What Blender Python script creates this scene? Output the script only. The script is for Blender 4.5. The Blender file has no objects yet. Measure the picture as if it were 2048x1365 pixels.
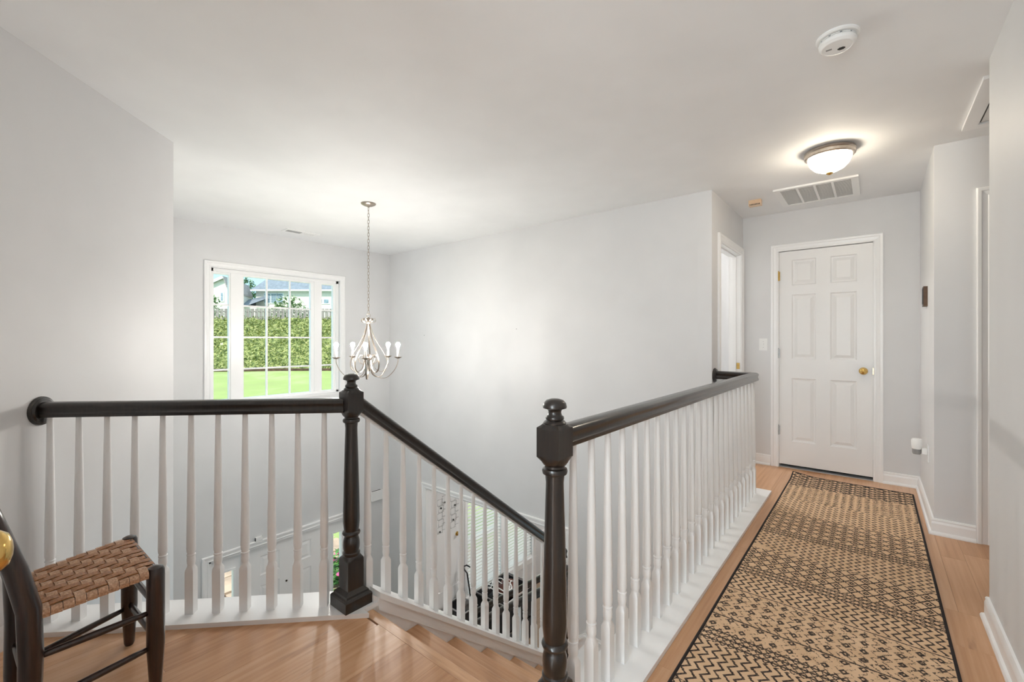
import bpy, math, random
from math import sin, cos, pi, radians, sqrt, atan2, floor as mfloor
random.seed(7)
SC = bpy.context.scene
COL = SC.collection

# ------------------------------------------------------------------ camera, world, sun, exposure
W, H = 2048, 1365
F_PX, CY_PX, YAW, CAM_H = 884.0, 680.0, radians(39.27), 1.22
cam_d = bpy.data.cameras.new('camera'); cam = bpy.data.objects.new('camera', cam_d); COL.objects.link(cam)
cam.location = (0, 0, CAM_H); cam.rotation_euler = (pi/2, 0, YAW)
cam_d.sensor_width = 36.0; cam_d.lens = F_PX/W*36.0
cam_d.shift_y = -(H/2 - CY_PX)/W
cam_d.clip_start = 0.02; cam_d.clip_end = 400
SC.camera = cam
FW = (-sin(YAW), cos(YAW)); RT = (cos(YAW), sin(YAW))

wd = bpy.data.worlds.new('world'); SC.world = wd; wd.use_nodes = True
wn = wd.node_tree; wn.nodes.clear()
w_out = wn.nodes.new('ShaderNodeOutputWorld'); w_bg = wn.nodes.new('ShaderNodeBackground')
w_tc = wn.nodes.new('ShaderNodeTexCoord'); w_sep = wn.nodes.new('ShaderNodeSeparateXYZ'); w_ramp = wn.nodes.new('ShaderNodeValToRGB')
w_ramp.color_ramp.elements[0].position = 0.0; w_ramp.color_ramp.elements[0].color = (0.40, 0.68, 0.80, 1)
w_ramp.color_ramp.elements[1].position = 0.45; w_ramp.color_ramp.elements[1].color = (0.52, 0.70, 0.84, 1)
wn.links.new(w_tc.outputs['Generated'], w_sep.inputs[0]); wn.links.new(w_sep.outputs['Z'], w_ramp.inputs[0])
wn.links.new(w_ramp.outputs[0], w_bg.inputs[0]); wn.links.new(w_bg.outputs[0], w_out.inputs[0])
w_bg.inputs[1].default_value = 1.4

sun_d = bpy.data.lights.new('sun', 'SUN'); sun = bpy.data.objects.new('sun', sun_d); COL.objects.link(sun)
sun_d.energy = 3.3; sun_d.angle = radians(3); sun_d.color = (1.0, 0.96, 0.88)
sun.rotation_euler = (radians(41), 0, radians(25))      # high sun from the side, along the house front

def area_light(name, loc, rot, sx, sy, power, color=(1, 1, 1)):
    d = bpy.data.lights.new(name, 'AREA'); o = bpy.data.objects.new(name, d); COL.objects.link(o)
    d.shape = 'RECTANGLE'; d.size = sx; d.size_y = sy; d.energy = power; d.color = color
    o.location = loc; o.rotation_euler = rot
    return o
# added fill light behind the camera, shining in through an unseen window opening
area_light('fill_light_behind_camera', (-0.2, -2.64, 1.275), (radians(90), 0, 0), 1.06, 1.8, 62, (0.90, 0.95, 1.0))

vs = SC.view_settings
vs.view_transform = 'Standard'; vs.look = 'None'; vs.exposure = 0.33; vs.gamma = 1.0; vs.use_curve_mapping = False
SC.cycles.max_bounces = 8; SC.cycles.diffuse_bounces = 6; SC.cycles.glossy_bounces = 3; SC.cycles.transmission_bounces = 4
SC.cycles.caustics_reflective = False; SC.cycles.caustics_refractive = False; SC.cycles.adaptive_threshold = 0.03
SC.cycles.use_denoising = True
SC.cycles.sample_clamp_indirect = 6.0

# ------------------------------------------------------------------ materials
MATS = {}
def new_mat(name):
    m = bpy.data.materials.new(name); m.use_nodes = True
    nt = m.node_tree; b = nt.nodes['Principled BSDF']; MATS[name] = m
    return m, nt, b
def link(nt, a, b): nt.links.new(a, b)
def obj_coords(nt, scale=(1, 1, 1), rnd=0.0):
    tc = nt.nodes.new('ShaderNodeTexCoord'); mp = nt.nodes.new('ShaderNodeMapping')
    mp.inputs['Scale'].default_value = scale
    link(nt, tc.outputs['Object'], mp.inputs[0])
    if rnd:
        oi = nt.nodes.new('ShaderNodeObjectInfo'); mu = nt.nodes.new('ShaderNodeMath'); mu.operation = 'MULTIPLY'
        mu.inputs[1].default_value = rnd; link(nt, oi.outputs['Random'], mu.inputs[0])
        cx = nt.nodes.new('ShaderNodeCombineXYZ')
        for i in range(3): link(nt, mu.outputs[0], cx.inputs[i])
        link(nt, cx.outputs[0], mp.inputs['Location'])
    return mp.outputs[0]
def noise(nt, vec, scale, detail=3, rough=.5):
    n = nt.nodes.new('ShaderNodeTexNoise'); n.inputs['Scale'].default_value = scale
    n.inputs['Detail'].default_value = detail; n.inputs['Roughness'].default_value = rough
    if vec is not None: link(nt, vec, n.inputs['Vector'])
    return n.outputs['Fac']
def ramp(nt, fac, stops):
    r = nt.nodes.new('ShaderNodeValToRGB'); e = r.color_ramp.elements
    while len(e) < len(stops): e.new(.5)
    for el, (p, c) in zip(e, stops): el.position = p; el.color = (*c, 1)
    link(nt, fac, r.inputs[0]); return r.outputs[0]
def bump(nt, b, h, strength=.2, dist=.002):
    n = nt.nodes.new('ShaderNodeBump'); n.inputs['Strength'].default_value = strength; n.inputs['Distance'].default_value = dist
    link(nt, h, n.inputs['Height']); link(nt, n.outputs[0], b.inputs['Normal'])
def MA(nt, op, a, b=None, c=None):
    n = nt.nodes.new('ShaderNodeMath'); n.operation = op
    for i, v in enumerate((a, b, c)):
        if v is None: continue
        if isinstance(v, (int, float)): n.inputs[i].default_value = v
        else: link(nt, v, n.inputs[i])
    return n.outputs[0]

def paint(name, col, rough=.5, var=.02, bs=.05, scale=60):
    m, nt, b = new_mat(name)
    v = obj_coords(nt)
    f = noise(nt, v, 3.0, 2)
    lo = tuple(max(0, c*(1-var)) for c in col); hi = tuple(min(1, c*(1+var)) for c in col)
    link(nt, ramp(nt, f, [(.3, lo), (.7, hi)]), b.inputs['Base Color'])
    b.inputs['Roughness'].default_value = rough
    if bs: bump(nt, b, noise(nt, v, scale, 2), bs, .001)
    return m
paint('wall_paint', (.725, .725, .73), .55)
paint('ceiling_paint', (.865, .87, .875), .7)
paint('trim_white', (.90, .90, .90), .28, .01, .03)
paint('baluster_white', (.90, .90, .90), .35, .015, .03)
paint('door_white', (.86, .855, .85), .35, .01, .03)
paint('plastic_white', (.88, .88, .87), .35, .01, 0)
paint('plastic_grey', (.30, .30, .30), .4, .05, 0)
paint('slot_dark', (.03, .03, .03), .6, .1, 0)
paint('plastic_black', (.018, .018, .02), .45, .2, .1, 40)
paint('fabric_black', (.02, .02, .022), .8, .3, .4, 300)
paint('vinyl_white', (.92, .92, .92), .3, .01, 0)
paint('blind_white', (.90, .89, .86), .45, .02, 0)
paint('lower_paint', (.80, .80, .805), .55)
paint('stone_tan', (.55, .38, .27), .8, .25, .3, 30)
paint('mulch', (.10, .06, .04), .9, .4, .5, 50)
paint('cream_siding', (.88, .81, .71), .7, .04, 0)
paint('shingle_grey', (.24, .27, .31), .85, .15, 0)
paint('shingle_brown', (.45, .38, .36), .85, .15, 0)
paint('leather_brown', (.14, .035, .02), .5, .3, .2, 60)
paint('canvas_tan', (.45, .27, .17), .8, .2, .2, 80)
paint('sleeve_white', (.85, .83, .80), .4, .02, 0)
paint('plastic_lamp_tint', (.80, .60, .42), .4, .03, 0)  # sounder plastic with the hall lamp's orange light put into its colour
paint('bark', (.16, .11, .08), .9, .3, .4, 20)
paint('petal_pink', (.75, .12, .30), .6, .3, 0)
paint('gap_dark', (.02, .018, .015), .9, .1, 0)
paint('clay_pot', (.30, .14, .08), .8, .1, .1)

def metal(name, col, rough, var=.1):
    m, nt, b = new_mat(name)
    f = noise(nt, obj_coords(nt), 40, 2)
    link(nt, ramp(nt, f, [(.3, tuple(c*(1-var) for c in col)), (.7, tuple(min(1, c*(1+var)) for c in col))]), b.inputs['Base Color'])
    b.inputs['Metallic'].default_value = 1.0; b.inputs['Roughness'].default_value = rough
    return m
metal('brass', (.72, .48, .16), .18)
metal('nickel', (.40, .345, .295), .36)
metal('collar_metal', (.64, .57, .50), .30)
paint('grille_grey', (.58, .58, .57), .6, .03, 0)
metal('bronze', (.08, .05, .035), .4)
metal('steel', (.5, .5, .5), .35)

def stained(name, a, b2, rough, coat=.4):
    m, nt, b = new_mat(name)
    v = obj_coords(nt, (60, 60, 5))
    f = noise(nt, v, 1.5, 4, .6)
    link(nt, ramp(nt, f, [(.35, a), (.7, b2)]), b.inputs['Base Color'])
    b.inputs['Roughness'].default_value = rough; b.inputs['Coat Weight'].default_value = coat; b.inputs['Coat Roughness'].default_value = .12
    bump(nt, b, f, .12, .001)
    return m
stained('dark_stain', (.006, .005, .0045), (.020, .013, .010), .30, .5)
stained('chair_stain', (.010, .005, .004), (.040, .015, .010), .30, .5)

def wood(name, stops, axis=1, rough=.33, streak=True, spec=.5):
    m, nt, b = new_mat(name)
    sc = [48, 48, 48]; sc[axis] = 1.5
    v = obj_coords(nt, tuple(sc), 40.0)
    f1 = noise(nt, v, 1.0, 4, .6)
    sc2 = [5, 5, 5]; sc2[axis] = .9
    v2 = obj_coords(nt, tuple(sc2), 23.0)
    f2 = noise(nt, v2, 1.0, 3, .5)
    oi = nt.nodes.new('ShaderNodeObjectInfo')
    mix = MA(nt, 'ADD', MA(nt, 'MULTIPLY', f1, .50), MA(nt, 'ADD', MA(nt, 'MULTIPLY', f2, .30), MA(nt, 'MULTIPLY', oi.outputs['Random'], .2)))
    colr = ramp(nt, mix, stops)
    if streak:
        sc3 = [9, 9, 9]; sc3[axis] = 1.3
        f3 = noise(nt, obj_coords(nt, tuple(sc3), 61.0), 1.0, 4, .65)
        dark = ramp(nt, f3, [(.64, (1, 1, 1)), (.76, (.42, .34, .30))])
        mx = nt.nodes.new('ShaderNodeMix'); mx.data_type = 'RGBA'; mx.blend_type = 'MULTIPLY'; mx.inputs[0].default_value = .85
        link(nt, colr, mx.inputs[6]); link(nt, dark, mx.inputs[7]); colr = mx.outputs[2]
    link(nt, colr, b.inputs['Base Color'])
    b.inputs['Roughness'].default_value = rough
    bump(nt, b, f1, .08, .001)
    return m
wood('plank_wood', [(.30, (.44, .215, .10)), (.50, (.58, .32, .168)), (.72, (.71, .45, .275))])
wood('tread_wood', [(.30, (.48, .25, .125)), (.50, (.63, .37, .21)), (.72, (.75, .50, .33))], axis=0)
wood('lower_wood', [(.30, (.22, .15, .10)), (.50, (.33, .24, .17)), (.72, (.42, .32, .24))], axis=1)
wood('fence_wood', [(.30, (.22, .19, .18)), (.50, (.34, .30, .28)), (.72, (.44, .40, .37))], axis=2, rough=.9, streak=False)

# woven splint
m, nt, b = new_mat('splint')
f = noise(nt, obj_coords(nt, (30, 30, 30), 20.0), 6.0, 4, .6)
link(nt, ramp(nt, f, [(.3, (.18, .062, .016)), (.55, (.36, .145, .042)), (.75, (.54, .26, .09))]), b.inputs['Base Color'])
b.inputs['Roughness'].default_value = .38; bump(nt, b, f, .3, .001)

m, nt, b = new_mat('splint_pale')
f = noise(nt, obj_coords(nt, (30, 30, 30), 20.0), 6.0, 4, .6)
link(nt, ramp(nt, f, [(.3, (.34, .18, .10)), (.55, (.56, .34, .21)), (.75, (.76, .54, .38))]), b.inputs['Base Color'])
b.inputs['Roughness'].default_value = .33; bump(nt, b, f, .3, .001)

def emit(name, col, strength):
    m, nt, b = new_mat(name)
    b.inputs['Base Color'].default_value = (*col, 1)
    b.inputs['Emission Color'].default_value = (*col, 1); b.inputs['Emission Strength'].default_value = strength
    return m
emit('bulb_glow', (1.0, .955, .89), 540)
emit('dome_glow', (1.0, .88, .70), 30)
emit('dome_fill', (1.0, .90, .76), 14)  # glow of the fill dome added behind the camera
emit('fill_glow_room', (1.0, .97, .93), 150)  # glow of the unseen domes added to brighten the two back rooms

m, nt, b = new_mat('glass')
nt.nodes.remove(b)
g1 = nt.nodes.new('ShaderNodeBsdfTransparent'); g2 = nt.nodes.new('ShaderNodeBsdfGlossy'); g3 = nt.nodes.new('ShaderNodeMixShader')
g1.inputs[0].default_value = (.97, .985, .98, 1); g2.inputs['Roughness'].default_value = 0.0; g3.inputs[0].default_value = .0015
link(nt, g1.outputs[0], g3.inputs[1]); link(nt, g2.outputs[0], g3.inputs[2]); link(nt, g3.outputs[0], nt.nodes['Material Output'].inputs['Surface'])
m, nt, b = new_mat('far_glass')
link(nt, ramp(nt, noise(nt, obj_coords(nt), 2.0, 2), [(.3, (.20, .27, .33)), (.7, (.42, .52, .60))]), b.inputs['Base Color']); b.inputs['Roughness'].default_value = .2

def leafmat(name, stops, scale=3.0):
    m, nt, b = new_mat(name)
    tc = nt.nodes.new('ShaderNodeTexCoord')
    f = noise(nt, tc.outputs['Object'], scale, 3, .6)
    link(nt, ramp(nt, f, stops), b.inputs['Base Color']); b.inputs['Roughness'].default_value = .7
    return m
leafmat('ivy_leaf', [(.30, (.10, .13, .04)), (.45, (.25, .30, .09)), (.60, (.44, .46, .17)), (.75, (.68, .60, .32))], 3.2)
leafmat('shrub_leaf', [(.3, (.16, .24, .10)), (.5, (.30, .40, .20)), (.7, (.52, .56, .36))], 2.0)
leafmat('tree_leaf', [(.3, (.14, .22, .11)), (.5, (.25, .36, .20)), (.7, (.42, .52, .34))], 1.5)
leafmat('flower_leaf', [(.3, (.03, .09, .02)), (.5, (.08, .22, .05)), (.7, (.20, .38, .10))], 9.0)
leafmat('lawn', [(.30, (.34, .40, .14)), (.5, (.37, .46, .14)), (.7, (.48, .52, .24))], .35)

# rug
m, nt, b = new_mat('rug_weave')
tc = nt.nodes.new('ShaderNodeTexCoord'); sp = nt.nodes.new('ShaderNodeSeparateXYZ'); link(nt, tc.outputs['Object'], sp.inputs[0])
nz = noise(nt, tc.outputs['Object'], 160.0, 3, .6)
jit = MA(nt, 'MULTIPLY', MA(nt, 'SUBTRACT', nz, .5), .010)
U = MA(nt, 'ADD', sp.outputs['X'], jit); V = MA(nt, 'ADD', sp.outputs['Y'], jit)
fade = noise(nt, tc.outputs['Object'], 5.0, 2)
def fr(x): return MA(nt, 'FRACT', x)
def tri(x): return MA(nt, 'MULTIPLY', MA(nt, 'ABSOLUTE', MA(nt, 'SUBTRACT', fr(x), .5)), 2.0)
def lt(a, c): return MA(nt, 'LESS_THAN', a, c)
def gt(a, c): return MA(nt, 'GREATER_THAN', a, c)
def mul(*a):
    r = a[0]
    for x in a[1:]: r = MA(nt, 'MULTIPLY', r, x)
    return r
def mx_(*a):
    r = a[0]
    for x in a[1:]: r = MA(nt, 'MAXIMUM', r, x)
    return r
def zig(P, Q, A, w):
    d = fr(MA(nt, 'ADD', MA(nt, 'DIVIDE', U, P), MA(nt, 'MULTIPLY', tri(MA(nt, 'DIVIDE', V, Q)), A)))
    return lt(MA(nt, 'ABSOLUTE', MA(nt, 'SUBTRACT', d, .5)), w)
def diam(P, Q, a, hole):
    s = MA(nt, 'ADD', tri(MA(nt, 'DIVIDE', U, P)), tri(MA(nt, 'DIVIDE', V, Q)))
    return mul(lt(s, a), gt(s, hole))
def latt(P, Q, w):
    s = MA(nt, 'ADD', tri(MA(nt, 'DIVIDE', U, P)), tri(MA(nt, 'DIVIDE', V, Q)))
    return lt(MA(nt, 'ABSOLUTE', MA(nt, 'SUBTRACT', s, 1.0)), w)
def lines(Q, w): return lt(MA(nt, 'ABSOLUTE', MA(nt, 'SUBTRACT', fr(MA(nt, 'DIVIDE', V, Q)), .5)), w)
def band(a, c): return mul(gt(V, a), lt(V, c))
z_bold = zig(.034, .052, .75, .17); z_thin = zig(.035, .046, .70, .15)
dm = mx_(diam(.056, .070, .50, .14), mul(latt(.056, .070, .20), gt(nz, .40)))
dm2 = mx_(mul(diam(.056, .060, .58, .20), gt(fade, .36)), mul(z_thin, lt(nz, .52)))
lat = latt(.085, .06, .28)
bead = mx_(lines(.033, .13), mul(latt(.030, .033, .24), gt(nz, .40)))
spk = mul(mx_(zig(.045, .04, .6, .17), diam(.05, .05, .40, .1)), gt(nz, .43))
pat = mx_(mul(band(4.33, 4.70), lat), mul(band(4.33, 4.70), mul(zig(.03, .03, .5, .16), gt(nz, .42))),
          mul(band(3.95, 4.33), spk), mul(band(3.61, 3.95), z_thin), mul(band(3.27, 3.61), dm), mul(band(3.17, 3.27), bead),
          mul(band(2.90, 3.17), mul(z_thin, gt(fade, .36))), mul(band(2.64, 2.90), dm), mul(band(2.545, 2.64), bead),
          mul(band(2.36, 2.545), z_bold), band(2.345, 2.352), mul(band(2.09, 2.34), dm2), band(2.082, 2.090),
          mul(band(1.985, 2.08), mx_(diam(.056, .060, .58, .2), mul(z_thin, lt(nz, .45)))), mul(band(1.88, 1.985), bead), mul(band(1.60, 1.88), z_bold),
          mul(band(1.50, 1.60), bead), mul(band(1.2, 1.50), dm2), mul(band(.6, 1.2), z_bold))
base_r = ramp(nt, noise(nt, tc.outputs['Object'], 14.0, 3), [(.3, (.66, .435, .26)), (.7, (.78, .545, .35))])
mixr = nt.nodes.new('ShaderNodeMix'); mixr.data_type = 'RGBA'
link(nt, MA(nt, 'MULTIPLY', pat, MA(nt, 'ADD', MA(nt, 'MULTIPLY', nz, .7), .6)), mixr.inputs[0]); mixr.clamp_factor = True
link(nt, base_r, mixr.inputs[6]); mixr.inputs[7].default_value = (.022, .013, .012, 1)
link(nt, mixr.outputs[2], b.inputs['Base Color']); b.inputs['Roughness'].default_value = .95
bump(nt, b, nz, .35, .003)
paint('rug_binding', (.015, .010, .010), .9, .2, .3, 200)

# ------------------------------------------------------------------ mesh building
class MB:
    def __init__(s): s.v = []; s.f = []
    def add(s, vs, fs):
        o = len(s.v); s.v += [tuple(p) for p in vs]; s.f += [tuple(i+o for i in f) for f in fs]; return s
    def box(s, x0, x1, y0, y1, z0, z1):
        if x0 > x1: x0, x1 = x1, x0
        if y0 > y1: y0, y1 = y1, y0
        if z0 > z1: z0, z1 = z1, z0
        return s.add([(x0,y0,z0),(x1,y0,z0),(x1,y1,z0),(x0,y1,z0),(x0,y0,z1),(x1,y0,z1),(x1,y1,z1),(x0,y1,z1)],
                     [(0,3,2,1),(4,5,6,7),(0,1,5,4),(1,2,6,5),(2,3,7,6),(3,0,4,7)])
    def prism(s, poly, z0, z1):                       # poly in xy, ccw
        n = len(poly)
        a = sum(poly[i][0]*poly[(i+1) % n][1]-poly[(i+1) % n][0]*poly[i][1] for i in range(n))
        if a < 0: poly = poly[::-1]
        return s.add([(x,y,z0) for x,y in poly]+[(x,y,z1) for x,y in poly],
                     [tuple(range(n))[::-1], tuple(range(n,2*n))]+[(i,(i+1)%n,(i+1)%n+n,i+n) for i in range(n)])
    def extrude(s, poly, p0, ax, ay, d):              # poly (a,b) in plane ax,ay from p0, pushed along d
        n = len(poly)
        P = [[p0[k]+a*ax[k]+b_*ay[k] for k in range(3)] for a,b_ in poly]
        Q = [[p[k]+d[k] for k in range(3)] for p in P]
        return s.add(P+Q, [tuple(range(n))[::-1], tuple(range(n,2*n))]+[(i,(i+1)%n,(i+1)%n+n,i+n) for i in range(n)])
    def rings(s, rings, cap=True, closed=False):
        n = len(rings[0]); o = []
        vs = [p for r in rings for p in r]; fs = []
        m_ = len(rings)
        for i in range(m_ if closed else m_-1):
            for j in range(n):
                a = i*n+j; b_ = i*n+(j+1)%n; c = ((i+1)%m_)*n+(j+1)%n; d = ((i+1)%m_)*n+j
                fs.append((a,b_,c,d))
        if cap and not closed:
            fs.append(tuple(range(n))[::-1]); fs.append(tuple(range((m_-1)*n, m_*n)))
        return s.add(vs, fs)
    def lathe(s, prof, c=(0,0,0), n=20, ax='z', sq=None):      # prof list of (r, h); sq: square half width limit
        R = []
        for r, h in prof:
            ring = []
            for i in range(n):
                t = 2*pi*(i+(0 if sq else .5))/n
                rr = r
                if sq: rr = min(r, sq/max(abs(cos(t)), abs(sin(t))))
                a, b_ = rr*cos(t), rr*sin(t)
                if ax == 'z': p = (c[0]+a, c[1]+b_, c[2]+h)
                elif ax == 'y': p = (c[0]+b_, c[1]+h, c[2]+a)
                else: p = (c[0]+h, c[1]+a, c[2]+b_)
                ring.append(p)
            R.append(ring)
        return s.rings(R)
    def lathe_dir(s, prof, c, d, n=20):                 # around direction d
        L = sqrt(sum(k*k for k in d)); d = [k/L for k in d]
        u = [-d[1], d[0], 0] if abs(d[2]) < .9 else [1, 0, 0]
        q = sum(u[k]*d[k] for k in range(3)); u = [u[k]-q*d[k] for k in range(3)]
        L = sqrt(sum(k*k for k in u)); u = [k/L for k in u]
        w = [d[1]*u[2]-d[2]*u[1], d[2]*u[0]-d[0]*u[2], d[0]*u[1]-d[1]*u[0]]
        return s.rings([[tuple(c[k]+d[k]*h+r*(cos(2*pi*i/n)*u[k]+sin(2*pi*i/n)*w[k]) for k in range(3)) for i in range(n)] for r, h in prof])
    def tube(s, path, r, n=8, closed=False, flat=None):  # r number or list; flat=(a,b): elliptic section
        R = []; m_ = len(path); up0 = None
        for i, p in enumerate(path):
            a = path[i-1] if (i > 0 or closed) else p; c = path[(i+1) % m_] if (i < m_-1 or closed) else p
            d = [c[k]-a[k] for k in range(3)]; L = sqrt(sum(k*k for k in d)) or 1; d = [k/L for k in d]
            if up0 is None: up0 = [0,0,1] if abs(d[2]) < .9 else [1,0,0]
            q = sum(up0[k]*d[k] for k in range(3)); u = [up0[k]-q*d[k] for k in range(3)]; L = sqrt(sum(k*k for k in u)) or 1
            u = [k/L for k in u]; up0 = u
            w = [d[1]*u[2]-d[2]*u[1], d[2]*u[0]-d[0]*u[2], d[0]*u[1]-d[1]*u[0]]
            rr = r[i] if isinstance(r, (list, tuple)) else r
            ra, rb = (flat if flat else (rr, rr))
            R.append([tuple(p[k]+ra*cos(2*pi*j/n)*u[k]+rb*sin(2*pi*j/n)*w[k] for k in range(3)) for j in range(n)])
        return s.rings(R, closed=closed)
    def bar(s, a, b_, hw, hh):                          # box beam from a to b_
        d = [b_[k]-a[k] for k in range(3)]; L = sqrt(sum(k*k for k in d)); d = [k/L for k in d]
        u = [-d[1], d[0], 0]; Lu = sqrt(u[0]**2+u[1]**2)
        u = [1,0,0] if Lu < 1e-6 else [k/Lu for k in u]
        w = [d[1]*u[2]-d[2]*u[1], d[2]*u[0]-d[0]*u[2], d[0]*u[1]-d[1]*u[0]]
        if w[2] < 0: w = [-k for k in w]
        R = [[tuple(p[k]+sx*hw*u[k]+sy*hh*w[k] for k in range(3)) for sx,sy in ((-1,-1),(1,-1),(1,1),(-1,1))] for p in (a,b_)]
        return s.rings(R)
    def sweep(s, prof, path, up=(0,0,1), mitre=None):   # prof (side, up) swept along straight/mitred path in plan
        R = []; m_ = len(path)
        for i, p in enumerate(path):
            def dr(a, c):
                d = [c[k]-a[k] for k in range(3)]; L = sqrt(d[0]**2+d[1]**2) or 1; return (d[0]/L, d[1]/L)
            if i == 0: d0 = d1 = dr(p, path[1])
            elif i == m_-1: d0 = d1 = dr(path[-2], p)
            else: d0 = dr(path[i-1], p); d1 = dr(p, path[i+1])
            n0 = (d0[1], -d0[0]); n1 = (d1[1], -d1[0])
            nx, ny = n0[0]+n1[0], n0[1]+n1[1]; q = (nx*nx+ny*ny)/2 or 1
            nx, ny = nx/q, ny/q
            R.append([(p[0]+a*nx, p[1]+a*ny, p[2]+b_) for a, b_ in prof])
        return s.rings(R)

def wloc(o):
    x = y = z = 0.0
    while o is not None:
        x += o.location[0]; y += o.location[1]; z += o.location[2]; o = o.parent
    return x, y, z
def setp(o, label=None, cat=None, group=None, kind=None):
    if label: o['label'] = label
    if cat: o['category'] = cat
    if group: o['group'] = group
    if kind: o['kind'] = kind
    return o
def fix(me):
    import bmesh
    b_ = bmesh.new(); b_.from_mesh(me); bmesh.ops.recalc_face_normals(b_, faces=b_.faces); b_.to_mesh(me); b_.free()
def build(name, mb, mat, parent=None, smooth=False, origin=None, recalc=True):
    """link the world-space mesh as one object; its origin sits at `origin` (default: middle of its foot)"""
    xs = [p[0] for p in mb.v]; ys = [p[1] for p in mb.v]; zs = [p[2] for p in mb.v]
    if origin is None: origin = ((min(xs)+max(xs))/2, (min(ys)+max(ys))/2, min(zs))
    me = bpy.data.meshes.new(name)
    me.from_pydata([(x-origin[0], y-origin[1], z-origin[2]) for x, y, z in mb.v], [], mb.f)
    if recalc: fix(me)
    me.materials.append(MATS[mat])
    if smooth:
        for p in me.polygons: p.use_smooth = True
        if smooth is not True:
            me.set_sharp_from_angle(angle=radians(smooth))
    o = bpy.data.objects.new(name, me); COL.objects.link(o)
    if parent is not None:
        px, py, pz = wloc(parent); o.parent = parent; o.location = (origin[0]-px, origin[1]-py, origin[2]-pz)
    else: o.location = origin
    return o
def empty(name, loc, label=None, cat=None, group=None, kind=None):
    o = bpy.data.objects.new(name, None); COL.objects.link(o); o.location = loc; o.empty_display_size = .1
    return setp(o, label, cat, group, kind)
def inst(src, loc, parent, rotz=0.0):
    o = src.copy(); COL.objects.link(o); o.parent = parent
    px, py, pz = wloc(parent) if parent else (0, 0, 0)
    o.location = (loc[0]-px, loc[1]-py, loc[2]-pz); o.rotation_euler = (0, 0, rotz)
    return o
def struct(name, mb, mat, label, parent=None, smooth=False):
    return setp(build(name, mb, mat, parent, smooth), label, None, None, 'structure')

ZL = -3.13          # lower floor
CZ = 2.44           # ceiling
XW, YL, XH, YD = -5.40, 3.81, -1.017, 4.92
XR, XHR, YA, YN = 0.39, 0.295, 3.83, 2.80

# ------------------------------------------------------------------ walls
def holes_wall(axis, a0, a1, z0, z1, t0, t1, holes):
    """wall along axis 'x' or 'y' from a0..a1, thickness t0..t1, rectangular holes (b0,b1,c0,c1)"""
    mb = MB()
    A = sorted(set([a0, a1]+[h[0] for h in holes]+[h[1] for h in holes])); Z = sorted(set([z0, z1]+[h[2] for h in holes]+[h[3] for h in holes]))
    for i in range(len(A)-1):
        for j in range(len(Z)-1):
            ca, cz = (A[i]+A[i+1])/2, (Z[j]+Z[j+1])/2
            if any(h[0] < ca < h[1] and h[2] < cz < h[3] for h in holes): continue
            if axis == 'x': mb.box(A[i], A[i+1], t0, t1, Z[j], Z[j+1])
            else: mb.box(t0, t1, A[i], A[i+1], Z[j], Z[j+1])
    return mb
WIN = (1.60, 3.05, .545, 1.985)            # upper window hole: y0,y1,z0,z1
FDR = (1.575, 3.21, ZL, -1.115)            # front door unit hole
struct('wall_front', holes_wall('y', .68, YL+.12, ZL, CZ, XW-.15, XW, [WIN, FDR]), 'wall_paint', 'tall pale grey stairwell wall holding the big window over the front door')
OPN = (-4.60, -2.42, ZL, -.735)
struct('wall_back', holes_wall('x', XW, XH-.11, ZL, CZ, YL, YL+.12, [OPN]), 'wall_paint', 'tall blank pale grey wall behind the stair with a cased opening below')
k = .7071
mb = MB().prism([(-3.35, .79), (-2.515, -.045), (-2.515-.11, -.045-.05), (-3.39, .68)], ZL, CZ)
struct('wall_left', mb, 'wall_paint', 'angled pale grey wall beside the woven chair')
struct('wall_foyer', MB().box(XW, -3.35, .68, .79, ZL, CZ), 'wall_paint', 'foyer side wall running back from the angled wall')
HD = (4.045, 4.83, 0, 2.065)
struct('wall_hall_left', holes_wall('y', YL, YD, -.3, CZ, XH-.11, XH, [HD]), 'wall_paint', 'short hallway wall with an open doorway')
ED = (-.712, .006, 0, 2.075)
struct('wall_end', holes_wall('x', XH-.11, XHR+.11, -.3, CZ, YD, YD+.11, [ED]), 'wall_paint', 'pale wall at the end of the hallway around the panel door')
struct('wall_hall_right', MB().box(XHR, XHR+.11, YA+.11, YD, -.3, CZ), 'wall_paint', 'narrow hallway wall carrying the thermostat')
AD = (.545, 1.26, 0, 2.07)
struct('wall_alcove', holes_wall('x', XHR, 2.0, -.3, CZ, YA, YA+.11, [AD]), 'wall_paint', 'narrow wall with a door casing past the near wall corner')
struct('wall_right', MB().box(XR, XR+.11, -2.5, YN, -.3, CZ), 'wall_paint', 'near pale wall beside the rug with white baseboard')
struct('wall_alcove_near', MB().box(XR+.11, 2.0, YN-.11, YN, -.3, CZ), 'wall_paint', 'side passage wall behind the near wall')
struct('wall_alcove_end', MB().box(2.0, 2.1, YN-.11, YA+.11, -.3, CZ), 'wall_paint', 'end wall of the side passage')
LD = (-1.735, -.915, 0, 2.065)
struct('wall_near', holes_wall('x', -2.515, -.82, -.3, CZ, -.155, -.045, [LD]), 'wall_paint', 'wall beside the camera holding the brass-knobbed door')
struct('wall_passage', MB().box(-.93, -.82, -2.5, -.155, -.3, CZ), 'wall_paint', 'passage wall behind the camera')
struct('wall_passage_end', holes_wall('x', -.93, XR+.11, -.3, CZ, -2.6, -2.5, [(-.75, .35, .35, 2.2)]), 'wall_paint', 'passage end wall behind the camera with an opening added for the fill light')  # opening added to let the fill light in
struct('wall_closet_near', MB().box(-1.735-.9, -.93, -.95, -.85, -.3, CZ), 'wall_paint', 'closet back wall behind the camera-side door')
struct('wall_stair', MB().box(-.80, -.68, 1.15, YL, ZL, -.25), 'wall_paint', 'wall under the hallway railing beside the stair')
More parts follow.
